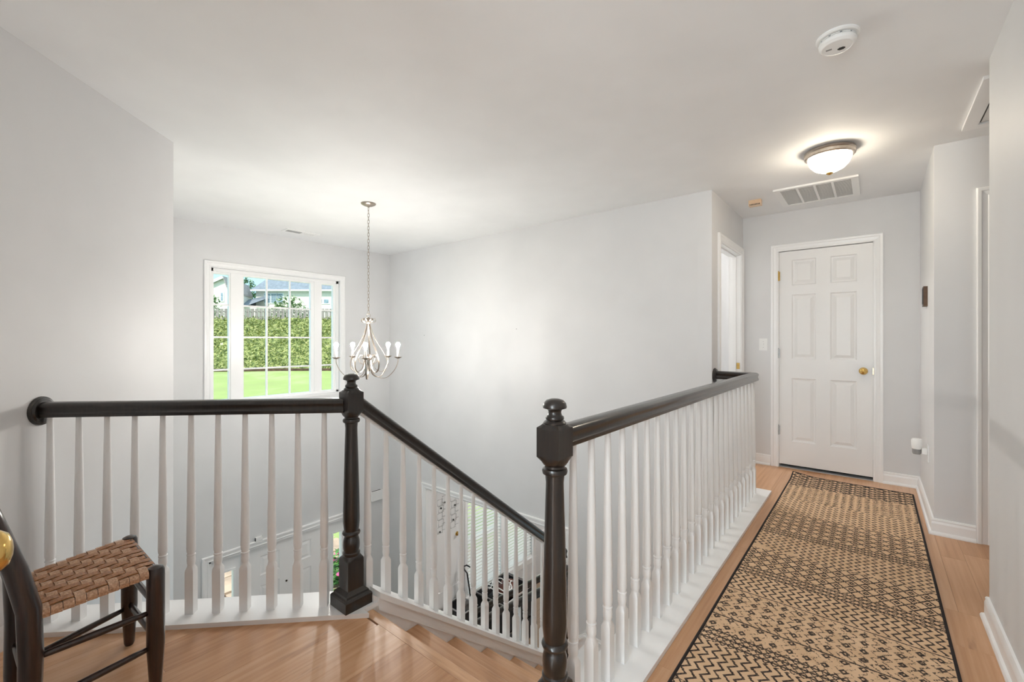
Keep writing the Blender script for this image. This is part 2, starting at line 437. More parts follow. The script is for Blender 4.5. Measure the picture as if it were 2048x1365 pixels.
struct('wall_under_landing', MB().box(-2.0, -.80, .95, 1.06, ZL, -.25), 'wall_paint', 'wall under the landing')
struct('wall_closet', MB().box(-1.13, .41, 5.85, 5.95, -.3, CZ).box(-1.23, -1.13, YD+.11, 5.95, -.3, CZ).box(.41, .51, YD+.11, 5.95, -.3, CZ), 'wall_paint', 'closet walls behind the hallway door')
# rooms behind: upstairs bedroom and the downstairs room past the cased opening
BW = (4.65, 6.25, -2.58, -1.03); UW = (4.6, 5.8, .8, 2.1)
struct('wall_room_front', holes_wall('y', YL+.12, 7.2, ZL, CZ, -4.78, -4.66, [BW, UW]), 'wall_paint', 'front wall of the room past the cased opening')
struct('wall_room_end', MB().box(-4.78, -1.0, 7.2, 7.3, ZL, CZ), 'wall_paint', 'far wall of the room past the cased opening')
struct('wall_room_side', MB().box(-1.12, -1.0, 3.93, 7.2, ZL, -.3).box(-1.237, -1.127, YD, 7.2, -.0, CZ), 'wall_paint', 'side wall of the rooms behind the stairwell')
struct('ceiling', MB().prism([(XW-.15, .68), (-3.4, .68), (-2.7, -.2), (-2.7, -2.6), (2.1, -2.6), (2.1, 7.3), (-4.78, 7.3), (-4.78, 3.93), (XW-.15, 3.93)], CZ, CZ+.12), 'ceiling_paint', 'flat white ceiling over landing, stairwell and hallway')

# ------------------------------------------------------------------ floors with planks
def clip(poly, n, c):       # keep points with n.p <= c
    out = []
    for i in range(len(poly)):
        a, b_ = poly[i], poly[(i+1) % len(poly)]
        da, db = n[0]*a[0]+n[1]*a[1]-c, n[0]*b_[0]+n[1]*b_[1]-c
        if da <= 0: out.append(a)
        if (da < 0 < db) or (db < 0 < da):
            t = da/(da-db); out.append((a[0]+t*(b_[0]-a[0]), a[1]+t*(b_[1]-a[1])))
    return out
def area(p): return abs(sum(p[i][0]*p[(i+1)%len(p)][1]-p[(i+1)%len(p)][0]*p[i][1] for i in range(len(p))))/2 if len(p) > 2 else 0
floor_o = struct('floor', MB().prism([(-2.72, .10), (-2.5, -.045), (-.93, -.045), (-.93, -2.5), (XR+.1, -2.5), (XR+.1, YN), (2.0, YN), (2.0, YA), (XHR+.1, YA), (XHR+.1, YD+.1), (XH-.1, YD+.1), (XH-.1, 4.0), (-.80, 4.0), (-.80, 1.10), (-1.76, 1.10), (-1.95, 1.06)], -.25, -.011),
                 'gap_dark', 'warm oak plank floor of the landing and hallway')
PW = .185
def planks(x0, x1, y0, y1, clips=(), seed=0, off=0.0):
    rnd = random.Random(seed)
    n = int(math.ceil((x1-x0-off)/PW))+1
    for i in range(-1, n):
        a, c = max(x0, x0+off+i*PW), min(x1, x0+off+(i+1)*PW)
        if c-a < .004: continue
        y = y0-rnd.random()*1.2
        while y < y1:
            ya, yc = max(y0, y), min(y1, y+1.22); y += 1.22
            if yc-ya < .004: continue
            g = .0004
            P = [(a+g, ya+g), (c-g, ya+g), (c-g, yc-g), (a+g, yc-g)]
            for nn, cc in clips:
                P = clip(P, nn, cc)
                if len(P) < 3: break
            if len(P) < 3 or area(P) < .0008: continue
            build('plank', MB().prism(P, -.011, 0.0), 'plank_wood', floor_o)
planks(-2.75, -.626, -.045, 1.104, [((-1, 1), 2.815), ((-1, -1), 2.56)], 3)
planks(-.626, XR, -2.5, YN, (), 5, .111)
planks(-.626, XHR, YN, YD, (), 15, .111)
planks(-1.017, -.626, 4.0, YD, (), 8)
planks(XHR, 2.0, YN, YA, (), 9, .1)
lower = struct('floor_lower', MB().box(-5.55, -.68, .68, 7.3, ZL-.15, ZL), 'lower_wood', 'brown plank floor of the entry level')
struct('floor_closet', MB().box(-1.13, .41, YD+.11, 5.85, -.25, -.012), 'gap_dark', 'dark floor behind the hallway door')
struct('floor_bedroom', MB().box(-4.66, -1.127, 3.93, 7.2, -.30, -.01), 'ceiling_paint', 'floor slab between the rooms behind the stairwell')

# ------------------------------------------------------------------ baseboards
BPROF = [(0, 0), (.026, 0), (.026, .008), (.022, .016), (.014, .022), (.014, .070), (.012, .078), (.010, .084), (.012, .090), (.008, .098), (0, .100)]
def baseboard(name, path, label):     # path with the room on its right-hand side
    return struct(name, MB().sweep(BPROF, [(x, y, z) for x, y, z in path]), 'trim_white', label)
baseboard('baseboard_right', [(XR, -.9, 0), (XR, YN, 0), (XR+.4, YN, 0)][::-1], 'white baseboard along the near wall')
baseboard('baseboard_hall_right', [(.478, YA, 0), (XHR, YA, 0), (XHR, YD, 0), (.062, YD, 0)][::-1], 'white baseboard wrapping the hallway corner')
baseboard('baseboard_end', [(-.774, YD, 0), (XH, YD, 0), (XH, 4.9, 0)][::-1], 'short white baseboard beside the hallway door')
baseboard('baseboard_left', [(-2.515, -.045, 0), (-2.70, .14, 0)][::-1], 'white baseboard on the angled wall')

# ------------------------------------------------------------------ doors and casings
def M3(o, ax, ay):   # local (a, d, z) -> world, a along ax, d along ay
    return lambda a, d, z: (o[0]+a*ax[0]+d*ay[0], o[1]+a*ax[1]+d*ay[1], o[2]+z)
def tbox(mb, T, a0, a1, d0, d1, z0, z1):
    c = [T(a, d, z) for z in (z0, z1) for (a, d) in ((a0,d0),(a1,d0),(a1,d1),(a0,d1))]
    return mb.add(c, [(0,3,2,1),(4,5,6,7),(0,1,5,4),(1,2,6,5),(2,3,7,6),(3,0,4,7)])
CPROF = [(0, 0), (0, .008), (.006, .013), (.014, .013), (.018, .010), (.040, .014), (.046, .019), (.060, .020), (.066, .016), (.066, 0)]
def casing(mb, T, a0, a1, h, prof=CPROF, z0=0.0, four=False):
    n = len(prof); R = []
    pts = lambda o: ([(a0-o, z0), (a0-o, h+o), (a1+o, h+o), (a1+o, z0)] if not four else [(a0-o, z0-o), (a0-o, h+o), (a1+o, h+o), (a1+o, z0-o)])
    for i in range(4): R.append([T(*(pts(o)[i][0], d, pts(o)[i][1])) for o, d in prof])
    return mb.rings(R, cap=not four, closed=four)
def jamb(mb, T, a0, a1, h, depth, z0=0.0, t=.018):
    tbox(mb, T, a0, a0+t, -depth, 0, z0, h); tbox(mb, T, a1-t, a1, -depth, 0, z0, h); tbox(mb, T, a0+t, a1-t, -depth, 0, h-t, h)
    return mb
def raised(T, a0, a1, z0, z1, d):     # raised panel filling a rectangular hole, front face at depth d
    mb = MB(); R = []
    for ins, dd in ((0, 0), (.010, -.009), (.020, -.010), (.046, -.002)):
        R.append([T(a, d+dd, z) for a, z in ((a0+ins, z0+ins), (a1-ins, z0+ins), (a1-ins, z1-ins), (a0+ins, z1-ins))])
    R.insert(0, [T(a, d-.02, z) for a, z in ((a0, z0), (a1, z0), (a1, z1), (a0, z1))])
    return mb.rings(R)
def panel_door(parent, T, w, h, thick, cols, rows, mat='door_white', z0=0.0):
    """slab of stiles and rails with raised panels; a in 0..w, front face at d=0"""
    mb = MB()
    A = [0.0]+[x for c in cols for x in c]+[w]; Z = [z0]+[x for r in rows for x in r]+[z0+h]
    for i in range(0, len(A), 2): tbox(mb, T, A[i], A[i+1], -thick, 0, z0, z0+h)
    for c in cols:
        for j in range(0, len(Z), 2): tbox(mb, T, c[0], c[1], -thick, 0, Z[j], Z[j+1])
    s = build('slab', mb, mat, parent)
    for c in cols:
        for r in rows: build('panel', raised(T, c[0], c[1], r[0], r[1], 0), mat, parent)
    return s
def knob(parent, T, a, z, mat='brass', r=.027, name='door_knob', k0=0.0):
    c = T(a, 0, z); e = T(a, 1, z); d = tuple(e[i]-c[i] for i in range(3))
    mb = MB().lathe_dir([(.0, 0), (.032, 0), (.032, .004), (.028, .009), (.013, .012), (.011, .028+k0), (.016, .033+k0), (r*.85, .040+k0), (r, .050+k0), (r*.97, .060+k0), (r*.75, .068+k0), (r*.35, .072+k0), (0, .073+k0)], c, d, 24)
    return build(name, mb, mat, parent, 40)
def hinge(parent, T, a, z, mat='brass'):
    mb = MB().lathe_dir([(.0055, -.045), (.0055, .045), (.003, .050), (.0, .052)], T(a, .006, z), (0, 0, 1), 10)
    tbox(mb, T, a-.012, a+.012, .0, .002, z-.042, z+.042)
    return build('hinge', mb, mat, parent)

# end-of-hall door
d1 = empty('door_1', (-.353, YD, 0), 'white six-panel door with brass knob closing off the hallway', kind='structure')
T = M3((-.703, YD-.004, 0), (1, 0), (0, -1))
def Tend(a, d, z): return (-.703+a, YD+.012-d, z)
panel_door(d1, Tend, .70, 2.032, .035, [(.102, .294), (.400, .592)], [(.225+.028, .855), (1.036, 1.648), (1.735, 1.978)], z0=.030)
def Tc(a, d, z): return (a, YD-d, z)
cs = build('casing', casing(MB(), Tc, -.706, .001, 2.066), 'trim_white', d1)
build('jamb', jamb(MB(), Tc, -.712, .006, 2.075, .11, t=.008), 'trim_white', d1)
knob(d1, lambda a, d, z: (a, YD+.012-d, z), -.068, .946)
for z, hm in ((1.83, 'brass'), (1.09, 'steel'), (.354, 'steel')): hinge(d1, lambda a, d, z: (a, YD-.002-d, z), -.706, z, hm)
build('strike', MB().box(-.004, .001, YD-.004, YD+.014, .92, .975), 'brass', d1)

# doorway in the short left hall wall
d2 = empty('door_2', (XH, 4.44, 0), 'white cased doorway at the end of the hallway railing', kind='structure')
def Tl(a, d, z): return (XH+d, a, z)
build('casing', casing(MB(), Tl, 4.05, 4.825, 2.06), 'trim_white', d2)
mb = jamb(MB(), Tl, 4.045, 4.83, 2.065, .11, t=.012)
tbox(mb, Tl, 4.818, 4.806, -.075, -.04, 0, 2.053); tbox(mb, Tl, 4.057, 4.069, -.075, -.04, 0, 2.053); tbox(mb, Tl, 4.069, 4.806, -.075, -.04, 2.04, 2.053)
build('jamb', mb, 'trim_white', d2)
build('strike_plate', MB().box(XH-.037, XH-.008, 4.814, 4.8185, .93, .99), 'brass', d2)
# door past the side passage corner
d3 = empty('door_3', (.9, YA, 0), 'white door and casing half hidden behind the near wall corner', kind='structure')
def Ta(a, d, z): return (a, YA-d, z)
build('casing', casing(MB(), Ta, .545, 1.26, 2.065), 'trim_white', d3)
build('jamb', jamb(MB(), Ta, .545, 1.26, 2.07, .11, t=.012), 'trim_white', d3)
panel_door(d3, lambda a, d, z: (.559+a, YA+.045-d, z), .687, 2.03, .035, [(.10, .29), (.397, .587)], [(.24, .84), (1.02, 1.63), (1.72, 1.96)], z0=.015)
for z in (1.83, 1.05, .30): hinge(d3, lambda a, d, z: (a, YA+.035-d, z), .556, z)
# door beside the camera with the brass knob
d4 = empty('door_4', (-1.33, -.045, 0), 'white door beside the camera with round brass knob', kind='structure')
def Tn(a, d, z): return (a, -.045+d, z)
build('jamb', jamb(MB(), Tn, -1.735, -.915, 2.065, .11, t=.015), 'trim_white', d4)
panel_door(d4, lambda a, d, z: (-1.718+a, -.047+d, z), .785, 2.03, .035, [(.11, .34), (.445, .675)], [(.24, .84), (1.02, 1.63), (1.72, 1.96)], z0=.012)
k4 = knob(d4, lambda a, d, z: (a, -.047+d, z), -.972, .917, r=.029, k0=.0135); k4['label'] = 'round polished brass door knob'

# ------------------------------------------------------------------ big window over the front door
win = empty('window_1', (XW, 2.32, WIN[2]), 'white three-part window with muntin grid high in the stairwell', kind='structure')
def Tw(a, d, z): return (XW+d, a, z)
build('casing', casing(MB(), Tw, 1.597, 3.05, 1.988, z0=.545), 'trim_white', win)
mb = MB(); tbox(mb, Tw, 1.53, 3.115, -.09, .035, .515, .545); tbox(mb, Tw, 1.55, 3.095, 0, .016, .44, .515)
build('window_sill', mb, 'trim_white', win)
GX = -.085     # depth of the glass line
mb = MB()
y0, y1, z0, z1 = 1.60, 3.05, .545, 1.985
tbox(mb, Tw, y0, y0+.03, -.14, -.04, z0, z1); tbox(mb, Tw, y1-.03, y1, -.14, -.04, z0, z1); tbox(mb, Tw, y0, y1, -.14, -.04, z1-.032, z1); tbox(mb, Tw, y0, y1, -.14, -.04, z0, z0+.022)
tbox(mb, Tw, 1.80, 1.888, -.14, -.055, z0, z1); tbox(mb, Tw, 2.735, 2.805, -.14, -.055, z0, z1)
build('frame', mb, 'vinyl_white', win)
def sash(ya, yb, gy0, gy1, cols, name):
    gz0, gz1 = .570, 1.930
    mb = MB(); tbox(mb, Tw, ya, gy0, -.11, -.065, z0+.022, z1-.032); tbox(mb, Tw, gy1, yb, -.11, -.065, z0+.022, z1-.032)
    tbox(mb, Tw, gy0, gy1, -.11, -.065, z0+.022, gz0); tbox(mb, Tw, gy0, gy1, -.11, -.065, gz1, z1-.032)
    s = build(name, mb, 'vinyl_white', win)
    bars = [1.600, 1.248, .893]; mb = None
    for bz in bars:
        build('muntin', tbox(MB(), Tw, gy0, gy1, -.093, -.075, bz-.009, bz+.009), 'vinyl_white', s)
    for c in cols: build('muntin', tbox(MB(), Tw, c-.009, c+.009, -.095, -.073, gz0, gz1), 'vinyl_white', s)
    ys = [gy0]+list(cols)+[gy1]; zs = [gz0]+bars[::-1]+[gz1]
    for i in range(len(ys)-1):
        for j in range(len(zs)-1):
            build('pane', tbox(MB(), Tw, ys[i], ys[i+1], -.086, -.083, zs[j], zs[j+1]), 'glass', s)
sash(1.63, 1.80, 1.640, 1.785, (), 'sash')
sash(1.888, 2.735, 1.932, 2.695, (2.180, 2.443), 'sash')
sash(2.805, 3.02, 2.838, 2.990, (), 'sash')

def plain_window(name, T, a0, a1, z0, z1, label):
    w_ = empty(name, T((a0+a1)/2, 0, z0), label, kind='structure')
    mb = MB(); tbox(mb, T, a0, a0+.05, -.08, -.02, z0, z1); tbox(mb, T, a1-.05, a1, -.08, -.02, z0, z1); tbox(mb, T, a0+.05, a1-.05, -.08, -.02, z0, z0+.05); tbox(mb, T, a0+.05, a1-.05, -.08, -.02, z1-.05, z1); tbox(mb, T, a0+.05, a1-.05, -.07, -.03, (z0+z1)/2-.02, (z0+z1)/2+.02)
    build('frame', mb, 'vinyl_white', w_)
    build('casing', casing(MB(), T, a0, a1, z1, z0=z0, four=True), 'trim_white', w_)
    for za, zb in ((z0+.05, (z0+z1)/2-.02), ((z0+z1)/2+.02, z1-.05)): build('pane', tbox(MB(), T, a0+.05, a1-.05, -.052, -.048, za, zb), 'glass', w_)
plain_window('added_window_3', lambda a, d, z: (a, -2.5+d, z), -.75, .35, .35, 2.2, 'unseen sash window added around the fill light behind the camera')  # unseen window, added to frame the fill light
plain_window('added_window_4', lambda a, d, z: (-4.66+d, a, z), 4.6, 5.8, .8, 2.1, 'unseen sash window added to daylight the upstairs room past the left doorway')  # unseen window, added so the left doorway looks bright

# ------------------------------------------------------------------ front door unit
fd = empty('door_5', (XW, 2.31, ZL), 'white six-panel front door between glazed sidelights at entry level', kind='structure')
build('casing', casing(MB(), Tw, 1.577, 3.208, -1.121, z0=ZL), 'trim_white', fd)
mb = MB()
tbox(mb, Tw, 1.575, 1.60, -.14, 0, ZL, -1.115); tbox(mb, Tw, 3.185, 3.21, -.14, 0, ZL, -1.115); tbox(mb, Tw, 1.575, 3.21, -.14, 0, -1.14, -1.115)
tbox(mb, Tw, 1.893, 1.933, -.14, -.02, ZL, -1.14); tbox(mb, Tw, 2.857, 2.897, -.14, -.02, ZL, -1.14)
build('frame', mb, 'trim_white', fd)
panel_door(fd, lambda a, d, z: (XW-.05+d, 1.938+a, ZL+z), .914, 1.985, .045, [(.160, .375), (.540, .755)], [(.22, .78), (.93, 1.52), (1.64, 1.86)], z0=.012)
build('peephole', MB().lathe_dir([(0, 0), (.011, 0), (.011, .006), (.006, .008), (0, .008)], (XW-.05, 2.392, ZL+1.46), (1, 0, 0), 12), 'bronze', fd)
for ya, yb, ga, gb in ((1.60, 1.893, 1.735, 1.822), (2.897, 3.185, 2.985, 3.095)):
    mb = MB(); zt = -1.14
    tbox(mb, Tw, ya, ga, -.10, -.05, ZL, zt); tbox(mb, Tw, gb, yb, -.10, -.05, ZL, zt); tbox(mb, Tw, ga, gb, -.10, -.05, -1.312, zt); tbox(mb, Tw, ga, gb, -.10, -.05, ZL, ZL+.65)
    s = build('sidelight', mb, 'trim_white', fd)
    build('trim', casing(MB(), lambda a, d, z: (XW-.05+d, a, z), ga, gb, -1.312, [(0, 0), (.006, .012), (.022, .010), (.024, 0)], z0=ZL+.65, four=True), 'trim_white', s)
    build('pane', tbox(MB(), Tw, ga, gb, -.078, -.075, ZL+.65, -1.312), 'glass', s)
ch = empty('doorbell_sensor', (XW, 2.06, -1.05), 'small white sensor box on top of the front door casing', 'sensor')
build('housing', tbox(MB(), Tw, 2.025, 2.095, .0, .026, -1.053, -1.013), 'plastic_white', ch); build('seam', tbox(MB(), Tw, 2.022, 2.026, .002, .022, -1.051, -1.016), 'slot_dark', ch)
ch = empty('door_chime', (XW, 3.6, -1.02), 'cream door chime box on the wall right of the front door', 'door chime')
build('cover', tbox(MB(), Tw, 3.50, 3.68, 0, .045, -1.02, -.89), 'plastic_white', ch); build('slot', tbox(MB(), Tw, 3.51, 3.65, .012, .03, -.891, -.888), 'slot_dark', ch)

# ------------------------------------------------------------------ cased opening, open door leaf, blinds window downstairs
op = empty('trim_1', (-3.5, YL, ZL), 'white casing around the wide opening beside the lower stair', kind='structure')
def To(a, d, z): return (a, YL-d, z)
build('casing', casing(MB(), To, -4.595, -2.425, -.742, z0=ZL), 'trim_white', op)
build('jamb', jamb(MB(), To, -4.60, -2.42, -.735, .12, z0=ZL, t=.018), 'trim_white', op)
leaf = empty('open_door', (-4.6, 4.25, ZL), 'white door leaf folded back into the downstairs room', 'door')
panel_door(leaf, lambda a, d, z: (-4.615+d, 3.945+a, ZL+z), .60, 2.30, .035, [(.10, .50)], [(.86, .90), (.20, .62)][::-1], z0=.01)
knob(leaf, lambda a, d, z: (-4.615+d, a, z), 4.40, -1.555, r=.024)
lk = empty('wire_card_holder', (-4.6, 4.2, -1.5), 'black wire wall rack of overlapping squares with small clips on the open door', 'wall rack')
rw = random.Random(4)
def rect_wire(y, z, a, c): return MB().tube([(-4.606, y, z), (-4.606, y+a, z), (-4.606, y+a, z+c), (-4.606, y, z+c)], .0022, 5, closed=True)
for cy in (4.03, 4.27):
    for i in range(5):
        for j in range(2):
            build('wire_square', rect_wire(cy+.085*j+.02*(i % 2), -1.44+.095*i+.03*j, .085, .085), 'slot_dark', lk)
for (y, z) in ((4.09, -1.10), (4.35, -1.13), (4.07, -1.42), (4.32, -1.33), (4.17, -1.04)):
    build('clip', MB().lathe_dir([(0, 0), (.014, .002), (.010, .012), (0, .014)], (-4.607, y, z), (1, 0, 0), 7), 'slot_dark', lk)
w2 = empty('window_2', (-4.66, 5.45, -2.58), 'downstairs double window behind white horizontal blinds', kind='structure')
def Tb(a, d, z): return (-4.66+d, a, z)
build('casing', casing(MB(), Tb, 4.655, 6.245, -1.035, z0=-2.58), 'trim_white', w2)
mb = MB(); tbox(mb, Tb, 4.58, 6.32, -.08, .05, -2.61, -2.58); tbox(mb, Tb, 4.60, 6.30, 0, .018, -2.69, -2.61); build('window_sill', mb, 'trim_white', w2)
mb = MB(); tbox(mb, Tb, 4.65, 4.70, -.11, -.05, -2.58, -1.03); tbox(mb, Tb, 6.20, 6.25, -.11, -.05, -2.58, -1.03); tbox(mb, Tb, 5.41, 5.49, -.11, .012, -2.58, -1.03); tbox(mb, Tb, 4.65, 6.25, -.11, -.05, -1.08, -1.03); tbox(mb, Tb, 4.65, 6.25, -.11, -.05, -2.58, -2.53); tbox(mb, Tb, 4.7, 6.2, -.10, -.06, -1.84, -1.79)
build('frame', mb, 'vinyl_white', w2)
for ya, yb in ((4.70, 5.41), (5.49, 6.20)): build('pane', tbox(MB(), Tb, ya, yb, -.082, -.079, -2.53, -1.08), 'glass', w2)
for q, (ya, yb) in enumerate(((4.665, 5.405), (5.495, 6.235))):
    bl = empty('window_blind', (-4.66, (ya+yb)/2, -2.57), ('white slatted blind half lowered over the window sash nearer the open door', 'white slatted blind over the window sash farther from the open door')[q], 'blind', 'blinds of the downstairs window')
    build('headrail', tbox(MB(), Tb, ya, yb, -.045, .01, -1.08, -1.035), 'blind_white', bl)
    sl = None
    for i in range(29):
        z = -1.11-i*.0505
        if sl is None:
            mb = MB(); mb.extrude([(-.018, .0070), (.0, -.001), (.018, -.0090), (.0184, -.0068), (.0, .0018), (-.0176, .0092)], (-4.678, ya, z), (1, 0, 0), (0, 0, 1), (0, yb-ya, 0))
            sl = build('slat', mb, 'blind_white', bl)
            z_first = sl.location[2]
        else:
            o = sl.copy(); COL.objects.link(o); o.parent = bl; o.location = (sl.location[0], sl.location[1], z_first-i*.0505)
    build('bottom_rail', tbox(MB(), Tb, ya, yb, -.043, .007, -2.575, -2.555), 'blind_white', bl)
    for f_ in (.18, .82): build('ladder_cord', tbox(MB(), Tb, ya+(yb-ya)*f_-.0015, ya+(yb-ya)*f_+.0015, .0075, .0095, -2.56, -1.08), 'blind_white', bl)
struct('baseboard_room', MB().box(-4.66, -4.645, 4.6, 7.2, ZL, ZL+.12).box(-4.66, -4.635, 6.34, 7.2, -2.30, -2.24), 'trim_white', 'white baseboard and chair rail of the downstairs room')

# wagon in the downstairs room
wg = empty('folding_wagon', (-4.15, 4.93, ZL), 'black folding utility wagon loaded with bags in the downstairs room', 'wagon')
wx0, wx1, wy0, wy1, wz0, wz1 = -4.44, -3.90, 4.60, 5.27, -2.85, -2.42
mb = MB()
mb.box(wx0, wx1, wy0, wy1, wz0, wz0+.02); mb.box(wx0, wx0+.02, wy0, wy1, wz0, wz1); mb.box(wx1-.02, wx1, wy0, wy1, wz0, wz1); mb.box(wx0, wx1, wy0, wy0+.02, wz0, wz1); mb.box(wx0, wx1, wy1-.02, wy1, wz0, wz1)
build('fabric_tub', mb, 'fabric_black', wg)
build('rim', MB().tube([(wx0, wy0, wz1), (wx1, wy0, wz1), (wx1, wy1, wz1+.02), (wx0, wy1, wz1+.02)], .014, 8, closed=True), 'steel', wg)
for x in (wx0+.02, wx1-.02):
    for y in (wy0+.08, wy1-.08):
        w_ = build('wheel', MB().lathe_dir([(0, -.025), (.12, -.025), (.14, -.012), (.14, .012), (.12, .025), (0, .025)], (x+(.03 if x > -4.2 else -.03), y, ZL+.14), (1, 0, 0), 20), 'plastic_black', wg, 40)
        build('hub', MB().lathe_dir([(0, -.03), (.04, -.03), (.04, .03), (0, .03)], (x+(.03 if x > -4.2 else -.03), y, ZL+.14), (1, 0, 0), 12), 'plastic_grey', w_)
build('handle', MB().tube([(-4.40, 4.55, wz0+.05), (-4.43, 4.50, -2.5), (-4.47, 4.46, -2.10), (-4.52, 4.45, -2.06), (-4.53, 4.45, -2.02), (-4.48, 4.46, -1.99), (-4.40, 4.48, -2.01), (-4.40, 4.48, -2.05), (-4.43, 4.50, -2.10), (-4.40, 4.52, -2.5)], .011, 8), 'plastic_black', wg)
def lump(name, c, r, mat, label, cat, seed):
    rr = random.Random(seed); mb = MB(); R = []
    ph = [rr.random()*6 for _ in range(4)]
    for i in range(1, 8):
        t = pi*i/8
        R.append([(c[0]+r[0]*sin(t)*cos(2*pi*j/14)*(1+.15*sin(3*2*pi*j/14+ph[0])), c[1]+r[1]*sin(t)*sin(2*pi*j/14)*(1+.15*sin(2*2*pi*j/14+ph[1])), c[2]-r[2]*cos(t)*(1+.1*sin(5*j+ph[2]))) for j in range(14)])
    o = build(name, mb.rings(R), mat, None, True); return setp(o, label, cat)
lump('leather_bag', (-4.24, 5.07, -2.50), (.145, .14, .13), 'leather_brown', 'reddish brown bag lying inside the wagon', 'bag', 1)
lump('canvas_pouch', (-3.99, 5.07, -2.51), (.065, .11, .10), 'canvas_tan', 'tan pouch beside the brown bag in the wagon', 'pouch', 2)
lump('folded_jacket', (-4.15, 4.76, -2.58), (.24, .13, .18), 'fabric_black', 'black folded jacket heaped in the wagon', 'jacket', 3)
pth = []
for i in range(60):
    t = i/59; a = t*2*pi*2.3
    pth.append((-4.22+.17*cos(a)+.05*sin(2.3*a), 4.83+.15*sin(a)+.12*t, -2.385+.03*sin(3*a)+.03*t))
setp(build('white_cord', MB().tube(pth, .008, 6), 'plastic_white', None, True), 'white looped cord thrown over the loaded wagon', 'cord')
bx = empty('storage_box', (-4.42, 4.28, ZL), 'black plastic storage box standing before the open door', 'storage box')
mb = MB().box(-4.55, -4.22, 4.13, 4.40, ZL, -2.58).box(-4.55, -4.22, 4.13, 4.15, -2.58, -2.43).box(-4.55, -4.53, 4.13, 4.40, -2.58, -2.43).box(-4.24, -4.22, 4.13, 4.40, -2.58, -2.43)
build('body', mb, 'plastic_black', bx); build('rim', MB().tube([(-4.555, 4.125, -2.43), (-4.215, 4.125, -2.43), (-4.215, 4.405, -2.43), (-4.555, 4.405, -2.43)], .012, 6, closed=True), 'plastic_grey', bx)
# plant in the foyer corner
def leafcloud(mb, pts, size, rr):
    for (x, y, z) in pts:
        s_ = size*(.6+.8*rr.random()); a = rr.random()*2*pi; e = (rr.random()-.3)*1.5
        u = (cos(a), sin(a), 0); w = (-sin(a)*cos(e), cos(a)*cos(e), sin(e))
        mb.add([(x-u[0]*s_*.5, y-u[1]*s_*.5, z), (x+w[0]*s_, y+w[1]*s_, z+w[2]*s_), (x+u[0]*s_*.5, y+u[1]*s_*.5, z), (x-w[0]*s_, y-w[1]*s_, z-w[2]*s_)], [(0,1,2,3)])
    return mb
pp = empty('potted_plant', (-4.95, 3.45, ZL), 'leafy green plant in a clay pot in the foyer corner', 'plant')
build('pot', MB().lathe([(.09, 0), (.13, .24), (.145, .24), (.145, .28), (.12, .28), (.11, .22), (0, .22)], (-4.95, 3.45, ZL), 20), 'clay_pot', pp, 40)
rr = random.Random(9); mb = MB()
leafcloud(mb, [(-4.95+rr.gauss(0, .10), 3.45+rr.gauss(0, .10), ZL+.35+abs(rr.gauss(.12, .10))) for _ in range(70)], .09, rr)
build('foliage', mb, 'flower_leaf', pp, recalc=False)

# ------------------------------------------------------------------ staircase
RISE, RUN, N1 = .1955, .2555, 7
YS0, SX0, SX1 = 1.155, -1.755, -.805
st = empty('staircase', (-1.28, 1.10, 0), 'light wood stair descending from the landing between white skirts', 'staircase')
nose = [(0, 0), (0, -.028), (-.012, -.030), (-.25, -.030), (-.25, 0), (-.004, .002)]
def tread(x0, x1, yf, z, depth, name='tread'):
    mb = MB().extrude([(0, -.006), (-.004, -.001), (-.010, 0), (-depth, 0), (-depth, -.028), (-.008, -.028), (-.002, -.024), (0, -.018)], (x0, yf, z), (0, 1, 0), (0, 0, 1), (x1-x0, 0, 0))
    return build(name, mb, 'tread_wood', st)
tread(SX0, SX1, YS0, .0, .050, 'nosing')
build('riser', MB().box(SX0, SX1, YS0-.035, YS0-.02, -RISE, -.028), 'tread_wood', st)
for i in range(1, N1):
    z = -RISE*i; yf = YS0+RUN*i
    tread(SX0, SX1, yf, z, RUN+.022)
    build('riser', MB().box(SX0, SX1, yf-.035, yf-.02, z-RISE, z-.028), 'tread_wood', st)
YLAND = YS0+RUN*N1; ZLAND = -RISE*N1
build('stair_landing', MB().box(-1.62, SX1, YLAND-RUN-.02, YL-.016, ZLAND-.03, ZLAND), 'tread_wood', st)
# lower flight turning towards the front wall
xe = [-1.62, -1.875, -2.19]
xs_ = [-1.62, -1.875]+[-2.19-.2555*i for i in range(0, 8)]
for i in range(1, 9):
    z = ZLAND-RISE*i; x1 = xs_[i-1]+.022; x0 = xs_[i]
    if z <= ZL+.02: break
    build('tread', MB().box(x0, x1, 2.80, YL-.016, z-.028, z), 'tread_wood' if i > 2 else 'trim_white', st)
    build('riser', MB().box(x0+.02, x0+.035, 2.80, YL-.016, z-RISE, z-.028), 'tread_wood', st)
# skirts
sl_ = RISE/RUN
def capz(Y): return .019-sl_*(Y-1.2426)
def sloped(x0, x1, ya, yb, lo, hi):
    return MB().extrude([(ya, capz(ya)+lo), (yb, capz(yb)+lo), (yb, capz(yb)+hi), (ya, capz(ya)+hi)], (x0, 0, 0), (0, 1, 0), (0, 0, 1), (x1-x0, 0, 0))
YC0, YC1 = 1.20, 2.86
build('curb_wall', sloped(-1.905, -1.765, YC0-.04, YC1, -.45, -.028), 'trim_white', st)
build('skirt', sloped(-1.768, -1.757, YC0-.02, YC1, -.36, -.085), 'trim_white', st)
build('skirt_band', sloped(-1.770, -1.750, YC0-.02, YC1, -.085, -.028), 'trim_white', st)
build('curb_cap', sloped(-1.93, -1.740, YC0-.02, YC1, -.028, .0), 'trim_white', st)
build('skirt', MB().extrude([(1.12, .02), (YLAND, capz(YLAND)), (YLAND, capz(YLAND)-.4), (1.12, -.38)], (-.803, 0, 0), (0, 1, 0), (0, 0, 1), (-.012, 0, 0)), 'trim_white', st)
